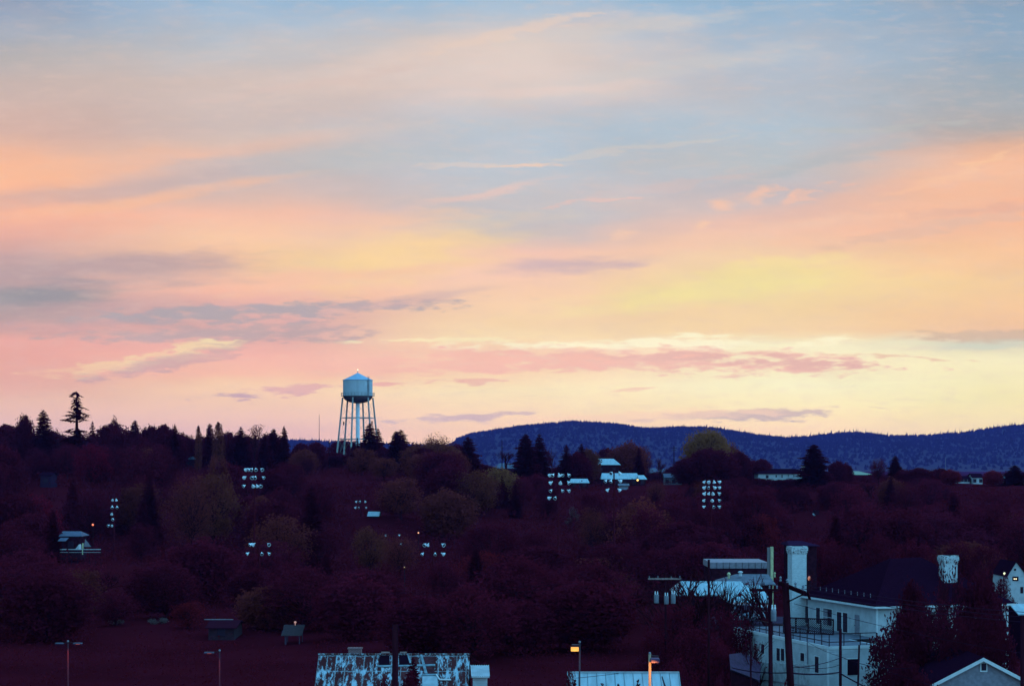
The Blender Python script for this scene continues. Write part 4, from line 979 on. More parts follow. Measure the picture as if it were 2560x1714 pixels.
fo = thing('fence', 'low white rail fence in front of the two blue roof planes', 'fence', ((fx0 + fx1) / 2, 328, G(fx0, 328)))
mb = MB(); mb.box(((fx0 + fx1) / 2, 328, fz), (fx1 - fx0, .08, .13)); mb.box(((fx0 + fx1) / 2, 328, fz - .5), (fx1 - fx0, .05, .05)); mb.build('rail', M_white, fo)
for k in range(8):
    xx = fx0 + (fx1 - fx0) * k / 7; mb = MB(); mb.bar((xx, 328.1, G(xx, 328) - .2), (xx, 328.1, fz + .12), .1); mb.build('post', M_dkwall, fo)

# ---------------------------------------------------------------- low buildings in the dark south-west
sh = gable_house('shed', 'dim shed with a thin bright ridge cap in the dark hollow', 512, 592, 1549, 1568, 242, 8, mat('dim_shed_roof', (.034, .006, .014), .95, spec=0), mat('dim_shed_wall', (.036, .009, .020), .9, noise=.4), 0, 0, 1, cat='shed')
p, q = at(511, 1549, 246), at(583, 1549, 246); mb = MB(); mb.bar(p + Vector((0, 0, .08)), q + Vector((0, 0, .08)), .16, .1); mb.build('ridge_cap', M_greywall, sh)
ks = thing('shelter', 'small open shelter with a grey slatted roof on pale posts', 'shelter', (at(727, 0, 237).x, 237, G(-27, 237)))
x0, x1 = at(702, 0, 235).x, at(754, 0, 235).x; z0, z1 = at(0, 1588, 235).z, at(0, 1561, 239).z
mb = MB()
for k in range(9):
    a, b = k / 9, (k + .82) / 9
    q = [Vector((x0 + .12 * i, 235 + 4 * j, z0 + (z1 - z0) * j)) for i, j in ((0, a), (0, b))]
    mb.face((x0 - .1 + .3 * (1 - a), 235 + 4 * a, z0 + (z1 - z0) * a), (x1, 235 + 4 * a, z0 + (z1 - z0) * a), (x1, 235 + 4 * b, z0 + (z1 - z0) * b + .05), (x0 - .1 + .3 * (1 - b), 235 + 4 * b, z0 + (z1 - z0) * b + .05))
mb.face((x0, 235, z0 - .02), (x1, 235, z0 - .02), (x1, 239, z1 - .02), (x0, 239, z1 - .02)); mb.build('roof', mat('weathered_slats', (.032, .014, .020), .9, noise=.5, nscale=4), ks)
for (xx, yy) in ((at(713, 0, 235).x, 235.4), (x1 - .3, 235.4), (x0 + .4, 238.6), (x1 - .3, 238.6)):
    mb = MB(); mb.bar((xx, yy, G(xx, yy) - .2), (xx, yy, z0 - .06 + (yy - 235) / 4 * (z1 - z0)), .20 if yy < 236 and xx < x1 - 1 else .12); mb.build('post', mat('dim_post', (.05, .03, .06), .8), ks)
p = at(738, 1557, 238.6); mb = MB(); mb.lathe([(.04, -.25), (.05, 0), (.14, .06), (.16, .2), (.02, .28)], p, 8); mb.build('lamp', emit('dim_pink_lamp', (1, .55, .5), .45), ks)
for (px, yt, w, lab) in ((290, 1566, 40, 'pale flowering shrub, larger of the two under the maroon tree'), (394, 1559, 42, 'pale flowering shrub, flatter of the two under the maroon tree')):
    plant_px('bush', px, yt, w, 262, 'pale', lab, 'pale shrubs in the dark hollow')
for k, (px, yt, w) in enumerate(((1424, 1292, 24), (1428, 1264, 26), (1440, 1270, 18))):
    plant_px('twig', px, yt, w, 475, 'pale', ('stubby', 'taller', 'slim')[k] + ' pale blossoming bush in the dark slope under the tall fir pair', 'pale bushes on the slope', 2)

# ---------------------------------------------------------------- lamps
def lamp_light(parent, loc, energy, col, aim=None, size=1.2, r=.12):
    root = parent; l = bpy.data.lights.new('lamp_light', 'SPOT' if aim is not None else 'POINT'); l.energy = energy; l.color = col; l.shadow_soft_size = r
    if aim is not None: l.spot_size = size; l.spot_blend = .4
    o = bpy.data.objects.new('lamp_light', l); COL.objects.link(o); o.parent = parent; o.location = Vector(loc) - parent.location
    if aim is not None: o.rotation_euler = (Vector(aim) - Vector(loc)).to_track_quat('-Z', 'Y').to_euler()
    return o
SODIUM = (1, .40, .06)
M_lampose = mat('grey_lamp_post', (.035, .018, .032), .6, noise=.2)
def street_lamp(label, px, y0, Y, rad, head, post=None):
    top = at(px, y0, Y); g = G(top.x, Y); o = thing('street_lamp', label, 'street lamp', (top.x, Y, g))
    mb = MB(); mb.tube([(top.x, Y, g - .2), (top.x, Y, top.z)], [rad * 1.1, rad], 10); mb.build('post', post or M_lampose, o, True)
    mb = MB(); mb.lathe([(.03, -.02), (.075, .03), (.075, .10), (.03, .13), (.005, .13)], (top.x, Y, top.z), 8); mb.build('photocell', M_greywall, o)
    return o, top, g
o, top, g = street_lamp('lit street lamp glowing orange beside the pale garage roof', 1449, 1606, 120, .05, 1)
a = at(1433, 1609, 120); mb = MB(); mb.box((top.x - .26, 120, top.z - .12), (.44, .3, .06)); mb.build('bracket', M_lampose, o)
c = at(1437, 1621.5, 119.7); mb = MB(); mb.box(c + Vector((0, .16, .03)), (.56, .26, .34), rx=R(-8)); hd = mb.build('lamp_head', M_dkmetal, o, bevel=.03)
mb = MB(); mb.box(c + Vector((0, -.02, 0)), (.49, .10, .27), rx=R(-8)); mb.build('lens', emit('sodium_lens', (1, .46, .065), 1.15), hd, bevel=.02)
lamp_light(o, c + Vector((0, -.25, -.1)), 12, SODIUM)
o, top, g = street_lamp('street lamp whose post is lit orange in front of the pale garage roof', 1624.5, 1634, 121, .088, 1, mat('pale_lamp_post', (.28, .19, .13), .7, spec=.1))
mb = MB(); mb.bar((top.x, 121, top.z - .08), (top.x + .55, 120.9, top.z - .12), .06); mb.build('bracket', M_lampose, o)
c = Vector((top.x + .30, 120.75, top.z - .36)); mb = MB(); mb.box(c, (.56, .9, .26)); hd = mb.build('lamp_head', mat('plum_lamp_head', (.045, .02, .07), .7), o, bevel=.03)
mb = MB(); mb.box(c + Vector((-.05, -.1, -.116)), (.26, .3, .04)); mb.build('lens', emit('sodium_lens', (1, .50, .09), 1.55), hd)
lamp_light(o, (top.x + .25, 119.7, top.z - .5), 330, SODIUM, (top.x, 121, top.z - 1.25), 1.55)
RED = (1, .12, .05)
for (px, y0, Y, hx0, hx1, lab) in ((170, 1604, 132, 184, 205, 'dim lamp post with two arms glowing faintly red near the frame edge'), (549, 1627, 130, 511, 535, 'dim reddish lamp post with one long arm, west of the rusty roof')):
    o, top, g = street_lamp(lab, px, y0, Y, .05, 1, mat('dark_lamp_post', (.05, .02, .03), .8, spec=0))
    hz = at(hx0, y0 + 3, Y); hz2 = at(hx1, y0 + 3, Y)
    mb = MB(); mb.box(((hz.x + hz2.x) / 2, Y, hz.z), (hz2.x - hz.x, .34, .07)); hd = mb.build('lamp_head', M_blueroof, o)
    near = hz if abs(hz.x - top.x) < abs(hz2.x - top.x) else hz2
    mb = MB(); mb.bar((top.x, Y, hz.z + .05), (near.x, Y, hz.z + .03), .05); mb.build('bracket', M_dkmetal, o)
    if px == 170:
        q = at(140, y0 + 3, Y); mb = MB(); mb.box((q.x + .25, Y, q.z), (.55, .34, .07)); mb.build('lamp_head', M_blueroof, o)
        mb = MB(); mb.bar((top.x, Y, hz.z + .05), (q.x + .5, Y, q.z + .03), .05); mb.build('bracket', M_dkmetal, o)
    mb = MB(); mb.box(((hz.x + hz2.x) / 2, Y, hz.z - .05), (.25, .2, .03)); mb.build('lens', emit('dim_red_lens', (1, .15, .05), .5), hd)
    lamp_light(o, (top.x + (.3 if px == 170 else -.3), Y - 1.0, hz.z - .4), 120 if px == 170 else 70, RED, (top.x, Y, hz.z - 1.3), 1.5)
def far_lamp(label, px, py, Y, r, col, st, name='street_lamp', cat='street lamp'):
    p = at(px, py, Y); g = G(p.x, Y); o = thing(name, label, cat, (p.x, Y, g))
    mb = MB(); mb.tube([(p.x, Y + .3, g - .2), (p.x, Y + .3, p.z + r * 2)], .07, 6); mb.bar((p.x, Y + .3, p.z + r * 2), (p.x, Y, p.z + r * 1.2), .06); mb.build('post', M_dkmetal, o)
    mb = MB(); mb.lathe([(.02, -r), (r * .8, -r * .5), (r, 0), (r * .8, r * .5), (.02, r)], p, 10); mb.build('bulb', emit('bulb_%d_%d' % (px, py), col, st), o, True)
far_lamp('tiny orange red light above the small house with the white fence', 232, 1311, 430, .26, (1, .22, .10), 1.4)
far_lamp('small orange light on a post above the low two-row floodlights', 1046, 1331, 430, .19, (1, .42, .22), 1.3)
far_lamp('bright yellow porch light under the long pale roof', 1594, 1199.5, 592, .34, (1, .60, .15), 2.2, 'warm_glow', 'light')
far_lamp('tiny yellow light low in the dark slope beside the maroon tree', 1011, 1417, 290, .10, (1, .6, .3), .5)
# ---------------------------------------------------------------- the white house with the roof terrace
HA = Vector((26.9, 162.6)); WU = Vector((.957, .29)); WV = Vector((-.29, .957))
def H(u, v, z): 
    p = HA + WU * u + WV * v
    return Vector((p.x, p.y, z))
def on_wall(P0, w, px, py):      # where the line of sight of a photo pixel meets an upright wall
    dx = (px - 1280) / F
    t = (P0.x * w.y - P0.y * w.x) / (dx * w.y - 1 * w.x)
    return Vector((t * dx, t, CZ - (py - HZ) / F * t))
def siding(mb, a, b, z0, z1, n, board=.15, lip=.03):
    a = Vector((a.x, a.y, 0)); b = Vector((b.x, b.y, 0)); n3 = Vector((n.x, n.y, 0)); k = max(1, int((z1 - z0) / board)); hgt = (z1 - z0) / k
    for i in range(k):
        za, zb_ = Vector((0, 0, z0 + i * hgt)), Vector((0, 0, z0 + (i + 1) * hgt))
        mb.face(a + za + n3 * lip, b + za + n3 * lip, b + zb_, a + zb_)
        mb.face(a + za, b + za, b + za + n3 * lip, a + za + n3 * lip)
def wall_box(P0, w, n, r, d0, d1, mb=None):
    mb = mb or MB(); mid = (r[2] + r[3]) / 2
    a = on_wall(P0, w, r[0], mid); b = on_wall(P0, w, r[1], mid); c = on_wall(P0, w, (r[0] + r[1]) / 2, r[2]); d = on_wall(P0, w, (r[0] + r[1]) / 2, r[3])
    n3 = Vector((n.x, n.y, 0)); q = []
    for dd in (d0, d1):
        q.append([Vector((a.x, a.y, d.z)) + n3 * dd, Vector((b.x, b.y, d.z)) + n3 * dd, Vector((b.x, b.y, c.z)) + n3 * dd, Vector((a.x, a.y, c.z)) + n3 * dd])
    mb.face(*q[1]); mb.face(*reversed(q[0]))
    for i in range(4): mb.face(q[0][i], q[0][(i + 1) % 4], q[1][(i + 1) % 4], q[1][i])
    return mb
def wall_window(par, P0, w, n, r, curtain=False):
    wd = wall_box(P0, w, n, (r[0] - 1.6, r[1] + 1.6, r[2] - 1.8, r[3] + 1.8), .0, .06).build('window', M_trim, par)
    wall_box(P0, w, n, (r[0], r[1], r[2], r[3]), .03, .075).build('pane', M_glass, wd)
    m_ = (r[2] + r[3]) / 2; wall_box(P0, w, n, (r[0], r[1], m_ - .5, m_ + .5), .06, .09).build('sash_bar', M_dkmetal if not curtain else M_trim, wd)
    if curtain: wall_box(P0, w, n, (r[0] + 1, (r[0] + r[1]) / 2, r[2] + 1, r[3] - 1), .07, .08).build('curtain', M_greywall, wd)
house = thing('white_house', 'large white clapboard house with a dark plum hip roof and a roof terrace', 'house', H(10, 8, 0))
N_l = -WU; N_f = -WV; U0, U1, V0, V1, ZE, ZD = 7.45, 20.6, 5.4, 19.5, 9.35, 6.45
mb = MB(); siding(mb, H(U0, V1, 0), H(U0, V0, 0), -.4, ZE, N_l, .15, .02); siding(mb, H(U0, V0, 0), H(U1, V0, 0), -.4, ZE, N_f, .15, .03)
mb.face(H(U1, V0, -.4), H(U1, V1, -.4), H(U1, V1, ZE), H(U1, V0, ZE)); mb.face(H(U1, V1, -.4), H(U0, V1, -.4), H(U0, V1, ZE), H(U1, V1, ZE))
mb.build('upper_wall', M_white, house)
mb = MB()      # lower wing under the terrace
siding(mb, H(0, 20, 0), H(0, 0, 0), -.4, ZD - .25, N_l, .21, .05); siding(mb, H(0, 0, 0), H(4.7, 0, 0), -.4, ZD - .25, N_f, .21, .05)
mb.face(H(4.7, 0, -.4), H(4.7, V0, -.4), H(4.7, V0, ZD - .25), H(4.7, 0, ZD - .25)); mb.face(H(U0, 20, -.4), H(0, 20, -.4), H(0, 20, ZD), H(U0, 20, ZD))
mb.build('wing_wall', M_white, house)
mb = MB()
for (a, b) in ((H(0, 20, 0), H(0, 0, 0)), (H(0, 0, 0), H(4.7, 0, 0)), (H(4.7, 0, 0), H(4.7, V0, 0))):
    o3 = (a + b) / 2; mb.bar(a + Vector((0, 0, ZD - .13)), b + Vector((0, 0, ZD - .13)), .16, .26)
mb.build('parapet_trim', M_trim, house)
for (u, v) in ((0, 0), (0, 12), (U0, V0), (U1, V0), (0, 20)):
    mb = MB(); mb.bar(H(u - .02, v - .02, -.3), H(u - .02, v - .02, ZD - .3 if u == 0 else ZE - .1), .17); mb.build('corner_board', M_trim, house)
mb = MB(); mb.face(H(.05, .05, ZD), H(4.65, .05, ZD), H(4.65, V0, ZD), H(.05, V0, ZD)); mb.face(H(.05, V0, ZD), H(U0, V0, ZD), H(U0, 20, ZD), H(.05, 20, ZD)); mb.build('terrace_floor', M_greyroof, house)
mb = MB()
for k in range(15):
    v = 20 * k / 14; mb.bar(H(.1, v, ZD), H(.1, v, ZD + 1.05), .07)
for k in range(1, 4): mb.bar(H(4.6 * k / 3, .1, ZD), H(4.6 * k / 3, .1, ZD + 1.05), .07)
for hz in (.35, 1.05): mb.bar(H(.1, 20, ZD + hz), H(.1, .1, ZD + hz), .07); mb.bar(H(.1, .1, ZD + hz), H(4.6, .1, ZD + hz), .07)
mb.build('railing', M_dkmetal, house)
mb = MB(); a, b = H(5.3, 9.7, ZD + .05), H(2.0, 13.2, ZD + .05); Ls = (b - a).length; hh = 1.35; d = (b - a).normalized(); up = Vector((0, 0, 1))
for hz in (0, hh): mb.bar(a + up * hz, b + up * hz, .12)
for k in range(5): mb.bar(a + d * Ls * k / 4, a + d * Ls * k / 4 + up * (hh + .05), .12)
for sg in (1, -1):
    k = -hh
    while k < Ls:
        s0, s1 = max(0, k), min(Ls, k + hh)
        z0, z1 = s0 - k, s1 - k
        if sg < 0: z0, z1 = hh - z0, hh - z1
        off = Vector((d.y, -d.x, 0)) * .02 * sg
        mb.bar(a + d * s0 + up * z0 + off, a + d * s1 + up * z1 + off, .075, .02); k += .19
mb.build('lattice_screen', M_dkmetal, house)
mb = MB(); ov = .5; zr_ = 13.2; e = [H(U0 - ov, V0 - ov, ZE), H(U1 + ov, V0 - ov, ZE), H(U1 + ov, V1 + ov, ZE), H(U0 - ov, V1 + ov, ZE)]; r0, r1 = H(12.0, 11.5, zr_), H(16.0, 13, zr_)
mb.face(e[0], e[1], r1, r0); mb.face(e[1], e[2], r1); mb.face(e[2], e[3], r0, r1); mb.face(e[3], e[0], r0)
mb.face(*[q - Vector((0, 0, .16)) for q in reversed(e)])
for i in range(4): mb.face(e[i] - Vector((0, 0, .16)), e[(i + 1) % 4] - Vector((0, 0, .16)), e[(i + 1) % 4], e[i])
hroof = mb.build('roof', M_plumroof, house)
mb = MB()
for i in (3, 0): mb.bar(e[i] - Vector((0, 0, .12)) + Vector((N_l.x, N_l.y, 0)) * .04 * (i == 3), e[(i + 1) % 4] - Vector((0, 0, .12)), .14, .17)
mb.build('gutter', M_trim, hroof)
mb = MB()
for k in range(9):
    p = e[3].lerp(e[0], .1 + .1 * k); q = p.lerp(r0, .16); mb.bar(q, q + Vector((0, 0, .35)), .05)
mb.build('snow_guard', M_greywall, hroof)
PL = Vector((H(U0, V0, 0).x, H(U0, V0, 0).y)); PF = PL; PW = Vector((HA.x, HA.y))
for r, c in (((2014, 2022, 1514, 1556), 0), ((2042, 2051, 1518, 1558), 0), ((2060, 2081, 1521, 1562), 1), ((2094, 2105, 1529, 1577), 0), ((2109, 2120, 1531, 1579), 0)): wall_window(house, PL, WV, N_l, r, c)
dr = wall_box(PL, WV, N_l, (2138, 2149, 1536, 1588), .0, .06).build('door', M_greywall, house); p = on_wall(PL, WV, 2140, 1562); mb = MB(); mb.lathe([(.01, -.05), (.05, 0), (.01, .05)], p + Vector((N_l.x, N_l.y, 0)) * .12, 8); mb.build('handle', M_dkmetal, dr)
for r in ((2300, 2322, 1545, 1590), (2402, 2424, 1546, 1590), (2500, 2516, 1548, 1590), (2306, 2326, 1620, 1660)): wall_window(house, PF, WU, N_f, r)
for r in ((1904.5, 1912, 1609, 1632), (1943, 1951, 1619, 1650), (1954, 1962, 1620, 1650), (2003, 2012, 1631, 1651), (2039, 2048, 1640, 1680)): wall_window(house, PW, WV, N_l, r)
go = wall_box(PW, WU, N_f, (2116, 2147, 1644, 1685), .0, .05).build('garage_opening', M_trim, house); wall_box(PW, WU, N_f, (2118, 2145, 1646, 1686), .03, .065).build('opening_panel', M_black, go)
mb = MB(); p = on_wall(PW, WV, 2021, 1603); q = on_wall(PW, WV, 2021, 1690); nn = Vector((N_l.x, N_l.y, 0)) * .1; mb.tube([p + nn, q + nn], .05, 8); mb.build('downpipe', M_greywall, house)
def uvbox(o, ax):
    uv_planar(o, lambda co, n: ((co.x * ax.x + co.y * ax.y) if abs(n.x * ax.x + n.y * ax.y) < .7 else (-co.x * ax.y + co.y * ax.x), co.z))
def chimney(label, C3, w, d, z0, z1, taper=0):
    o = thing('chimney', label, 'chimney', (C3.x, C3.y, z0)); a = math.atan2(WU.y, WU.x)
    mb = MB(); mb.box((C3.x, C3.y, (z0 + z1 - .75) / 2), (w, d, z1 - .75 - z0), a)
    s = mb.build('stack', M_brick, o); uvbox(s, WU); mb = MB()
    for k, (ex, h0, h1) in enumerate(((.06, .75, .62), (.13, .62, .46), (.22, .46, .12), (.14, .12, 0))): mb.box((C3.x, C3.y, z1 - (h0 + h1) / 2), (w + ex, d + ex, h0 - h1), a)
    s = mb.build('cap', M_peel, o); uvbox(s, WU)
    mb = MB(); mb.box((C3.x, C3.y, z1 + .02), (w * .6, d * .5, .06), a); mb.build('flue', M_black, o)
    return o
chimney('tall white brick chimney with a peeling flared top', H(6.75, 20.35, 0), 1.52, 1.0, 0, 14.05)
chimney('white chimney veiled by bare branches', H(16.6, 9.0, 0), 1.35, 1.0, 9.5, 13.55)
# things by the house
lad = thing('ladder', 'dark ladder leaning against the white clapboard wing', 'ladder', on_wall(PW, WV, 1882, 1634)); p0 = on_wall(PW, WV, 1879, 1640); p1 = on_wall(PW, WV, 1880, 1578); nn = Vector((N_l.x, N_l.y, 0))
mb = MB(); sd = Vector((WV.x, WV.y, 0)) * .26
for sg in (-1, 1): mb.bar(p0 + nn * 1.1 + sd * sg, p1 + nn * .1 + sd * sg, .07)
lad_r = mb.build('stile', M_dkmetal, lad); mb = MB()
for k in range(8): q = (p0 + nn * 1.1).lerp(p1 + nn * .1, .06 + k * .125); mb.bar(q - sd, q + sd, .05)
mb.build('rung', M_dkmetal, lad)
f0, f1 = at(1897, 1655, 158), at(2026, 1660, 146); fo = thing('board_fence', 'pale upright board fence below the clapboard wing', 'fence', ((f0 + f1) / 2) * 1 - Vector((0, 0, (f0.z + f1.z) / 2)))
mb = MB(); d = f1 - f0; Lf = d.length; k = 0
while k * .30 < Lf:
    p = f0 + d * (k * .30 / Lf); mb.box((p.x, p.y, p.z / 2 - .1), (.19, .035, p.z + .2 + .06 * math.sin(k * 2.3)), math.atan2(d.y, d.x)); k += 1
mb.build('boards', mat('weathered_fence', (.27, .28, .30), .8, noise=.35, nscale=2), fo)
mb = MB()
for fz_ in (.25, .75): mb.bar(f0 - Vector((0, -.06, f0.z * fz_)), f1 - Vector((0, -.06, f1.z * fz_)), .09)
mb.build('rail', M_greywall, fo)
sd0, sd1, sd2, sd3 = at(1823, 1634, 158), at(1862, 1630, 161), at(1903, 1658, 155), at(1826, 1672, 152)
g = .0; o = thing('shed', 'low shed with a slanting plum roof beside the board fence', 'shed', ((sd0 + sd2) / 2) - Vector((0, 0, (sd0.z + sd2.z) / 2)))
mb = MB(); q = [sd0, sd1, sd2, at(1899, 1700, 150), sd3]
mb.face(*[p for p in (sd3, q[3], sd2, sd1, sd0)]); mb.face(*[p - Vector((0, 0, .12)) for p in (sd0, sd1, sd2, q[3], sd3)])
rr_ = mb.build('roof', mat('plum_tin', (.040, .015, .045), .8, noise=.45, nscale=2, stretch=(4, .6, 1), spec=.1), o)
mb = MB(); cyc = (sd0, sd1, sd2, q[3], sd3); cen = sum(cyc, Vector()) / 5
for i in range(5):
    a, b = cyc[i].lerp(cen, .06), cyc[(i + 1) % 5].lerp(cen, .06); mb.face(Vector((a.x, a.y, -.3)), Vector((b.x, b.y, -.3)), b - Vector((0, 0, .13)), a - Vector((0, 0, .13)))
mb.build('wall', M_dkwall, o)
plant_px('bush', 1802, 1668, 44, 146, 'plum', 'low plum coloured bush in front of the slanting shed roof', var=0)
plant_px('bush', 1960, 1684, 30, 143, 'dark', 'small dark bush in front of the board fence', var=1)

# ---------------------------------------------------------------- grey gable, east
BY = 140.; pk = at(2459, 1642, BY); sl = (1707 - 1642) / (2459 - 2335.); hw_ = 4.6
o = thing('gabled_house', 'grey gabled house with white rake boards and one small attic window', 'house', (pk.x, BY + 5, 0))
mb = MB(); mb.face((pk.x - hw_ + .3, BY + .3, -.4), (pk.x + hw_ - .3, BY + .3, -.4), (pk.x + hw_ - .3, BY + .3, pk.z - hw_ * sl), (pk.x, BY + .3, pk.z - .15), (pk.x - hw_ + .3, BY + .3, pk.z - hw_ * sl))
for sg in (-1, 1): mb.face((pk.x + sg * (hw_ - .3), BY + .3, -.4), (pk.x + sg * (hw_ - .3), BY + 11, -.4), (pk.x + sg * (hw_ - .3), BY + 11, pk.z - hw_ * sl), (pk.x + sg * (hw_ - .3), BY + .3, pk.z - hw_ * sl))
mb.build('wall', M_greywall, o)
mb = MB()
for sg in (-1, 1):
    a, b = Vector((pk.x, BY, pk.z)), Vector((pk.x + sg * hw_, BY, pk.z - hw_ * sl)); t = Vector((0, 11.3, 0)); dn = Vector((0, 0, -.14))
    mb.face(a, b, b + t, a + t); mb.face(a + dn, a + t + dn, b + t + dn, b + dn); mb.face(b, b + dn, b + t + dn, b + t)
rf2 = mb.build('roof', M_plumroof, o); mb = MB()
for sg in (-1, 1):
    a, b = Vector((pk.x, BY - .03, pk.z - .02)), Vector((pk.x + sg * (hw_ + .05), BY - .03, pk.z - hw_ * sl - .02))
    dn = Vector((0, 0, -.27)); mb.face(a, a + dn, b + dn, b); mb.face(a + Vector((0, .05, 0)), b + Vector((0, .05, 0)), b + dn + Vector((0, .05, 0)), a + dn + Vector((0, .05, 0))); mb.face(a, b, b + Vector((0, .05, 0)), a + Vector((0, .05, 0))); mb.face(b + dn, a + dn, a + dn + Vector((0, .05, 0)), b + dn + Vector((0, .05, 0)))
mb.build('rake_board', M_trim, rf2)
P0 = Vector((pk.x, BY + .3)); wall_n = Vector((0, -1)); ww = wall_box(P0, Vector((1, 0)), wall_n, (2450, 2468, 1653, 1678), 0, .07).build('window', M_trim, o); wall_box(P0, Vector((1, 0)), wall_n, (2453, 2465, 1656.5, 1674.5), .03, .09).build('pane', M_glass, ww)
for k, (a, b) in enumerate(((2393, 2410), (2505, 2522))):
    ww = wall_box(P0, Vector((1, 0)), wall_n, (a, b, 1725, 1760), 0, .07).build('window', M_trim, o); wall_box(P0, Vector((1, 0)), wall_n, (a + 3, b - 3, 1728, 1757), .03, .09).build('pane', M_glass, ww)

# ---------------------------------------------------------------- small steep gable at the east edge
SY = 262.; P0 = Vector((at(2540, 0, SY).x, SY)); X1 = Vector((1, 0)); NY = Vector((0, -1)); g = G(P0.x, SY)
o = thing('steep_gable_house', 'narrow pale house with a steep gable and two lit windows', 'house', (P0.x, SY + 4, g))
a, b, c = at(2519, 1438, SY), at(2566, 1438, SY), at(2540.5, 1405, SY); mb = MB()
mb.face((a.x, SY, g - .3), (b.x, SY, g - .3), b, c, a)
for e_ in (a, b): mb.face((e_.x, SY, g - .3), (e_.x, SY + 8, g - .3), (e_.x, SY + 8, e_.z), e_)
mb.build('wall', M_white, o); mb = MB()
for e_ in (a, b):
    d = (e_ - c).normalized() * .25; t = Vector((0, 8.3, 0)); s = Vector((0, -.2, 0)); mb.face(c + s + Vector((0, 0, .08)), e_ + d + s, e_ + d + t, c + t + Vector((0, 0, .08)))
mb.build('roof', M_plumroof, o)
mb = MB(); mb.lathe([(.01, 0), (.16, 0), (.16, .05), (.01, .05)], at(2537.5, 1423, SY) + Vector((0, .02, 0)), 12, (0, -1, 0)); mb.build('vent', M_dkmetal, o)
ww = wall_box(P0, X1, NY, (2531, 2546, 1440, 1451), 0, .05).build('window', M_black, o)
for (x0, x1) in ((2534, 2537), (2538.5, 2541.5)): wall_box(P0, X1, NY, (x0, x1, 1444.5, 1447.5), .04, .08).build('lit_pane', emit('white_window', (1, .86, .55), 1.6), ww)
ww = wall_box(P0, X1, NY, (2551, 2558, 1466, 1482), 0, .05).build('window', M_dkmetal, o)
far_lamp('square greenish white yard light beside the steep pale gable', 2511, 1432.5, 255, .17, (.93, 1, .62), 1.2, 'yard_light', 'light')
gable_house('house', 'pale low roof corner beside the eastern edge pole', 2546, 2600, 1508, 1534, 215, 8, M_paleroof, M_plumroof, 0, 0, 0)
plant_px('round', 2505, 1432, 46, 240, 'dark', 'dark leafy tree against the steep pale gable', None, 2)
plant_px('round', 2528, 1490, 40, 225, 'ever', 'dark bush-like tree under the steep pale gable', None, 4)

# ---------------------------------------------------------------- rusty barn, pale garage
def lean_roof_building(name, label, px0, px1, py, Y, run, drop, m_roof, m_wall, cat, uv=False, over=.2):
    a, b = at(px0, py, Y), at(px1, py, Y); z0 = a.z; o = thing(name, label, cat, ((a.x + b.x) / 2, Y, 0))
    mb = MB(); mb.box(((a.x + b.x) / 2, Y, (z0 - drop - .2) / 2), (b.x - a.x - 2 * over, run * 2 - .4, z0 - drop + .1))
    for xx in (a.x + over, b.x - over): mb.face((xx, Y - run + .2, z0 - drop - .15), (xx, Y + run - .2, z0 - drop - .15), (xx, Y, z0 - .1))
    mb.build('wall', m_wall, o)
    mb = MB()
    for sg in (-1, 1):
        q = [Vector((a.x, Y, z0)), Vector((b.x, Y, z0)), Vector((b.x, Y + sg * run, z0 - drop)), Vector((a.x, Y + sg * run, z0 - drop))]; dn = Vector((0, 0, -.08))
        mb.face(*q); mb.face(*[p + dn for p in reversed(q)])
        for i in (1, 2, 3): mb.face(q[i], q[(i + 1) % 4], q[(i + 1) % 4] + dn, q[i] + dn)
    rf3 = mb.build('roof', m_roof, o)
    if uv: uv_planar(rf3, lambda co, n: (co.x + 40, co.y * 1.25))
    return o, rf3, a, b
barn, br, ba, bb = lean_roof_building('barn', 'old barn with a patchy rusted tin roof seen from above', 797, 1174, 1635, 153, 5.6, 3.9, M_tin, M_dkwall, 'barn', True)
def roof_pt(px, py, Y0, z0, run, drop):     # where a line of sight meets the near roof slope
    k = drop / run; # z = z0 - k*(Y0-Y)
    m = -(py - HZ) / F; Y = (z0 - k * Y0 - CZ) / (m - k)
    return at(px, py, Y)
def roof_patch(par, name, m, corners, Y0, z0, run, drop, lift=.05):
    nrm = Vector((0, -drop, run)).normalized(); q = [roof_pt(px, py, Y0, z0, run, drop) for px, py in corners]; mb = MB()
    mb.face(*[p + nrm * lift for p in q]); 
    for i in range(len(q)): j = (i + 1) % len(q); mb.face(q[i] + nrm * -.02, q[j] + nrm * -.02, q[j] + nrm * lift, q[i] + nrm * lift)
    return mb.build(name, m, par)
RA = (153, ba.z, 5.6, 3.9)
roof_patch(br, 'skylight', M_black, [(948, 1663), (948, 1641), (954, 1638), (974, 1638), (974, 1663)], *RA)
roof_patch(br, 'skylight', M_black, [(998, 1663), (998, 1638), (1018, 1638), (1024, 1661)], *RA)
for i, cs in enumerate(([(945, 1667), (945, 1663), (1026, 1662), (1026, 1665)], [(1026, 1664), (1018, 1637), (1022, 1637), (1031, 1664)], [(1062, 1684), (1050, 1637), (1056, 1637), (1069, 1684)], [(1031, 1666), (1031, 1662), (1088, 1661), (1088, 1665)], [(1056, 1690), (1056, 1686), (1098, 1685), (1098, 1689)])):
    roof_patch(br, 'flashing', mat('dull_flashing', (.17, .24, .28), .7, noise=.4, nscale=2), cs, *RA, lift=.07 + .012 * i)
roof_patch(br, 'roof_sheet', mat('plain_rust', (.075, .022, .028), .9, noise=.4, nscale=4, spec=.05), [(1069, 1683), (1058, 1640), (1083, 1640), (1087, 1683)], *RA, lift=.03)
roof_patch(br, 'wall_dormer', mat('pale_clapboard', (.30, .36, .40), .6, noise=.2, nscale=2), [(1056, 1722), (1056, 1691), (1094, 1691), (1094, 1722)], *RA, lift=.10)
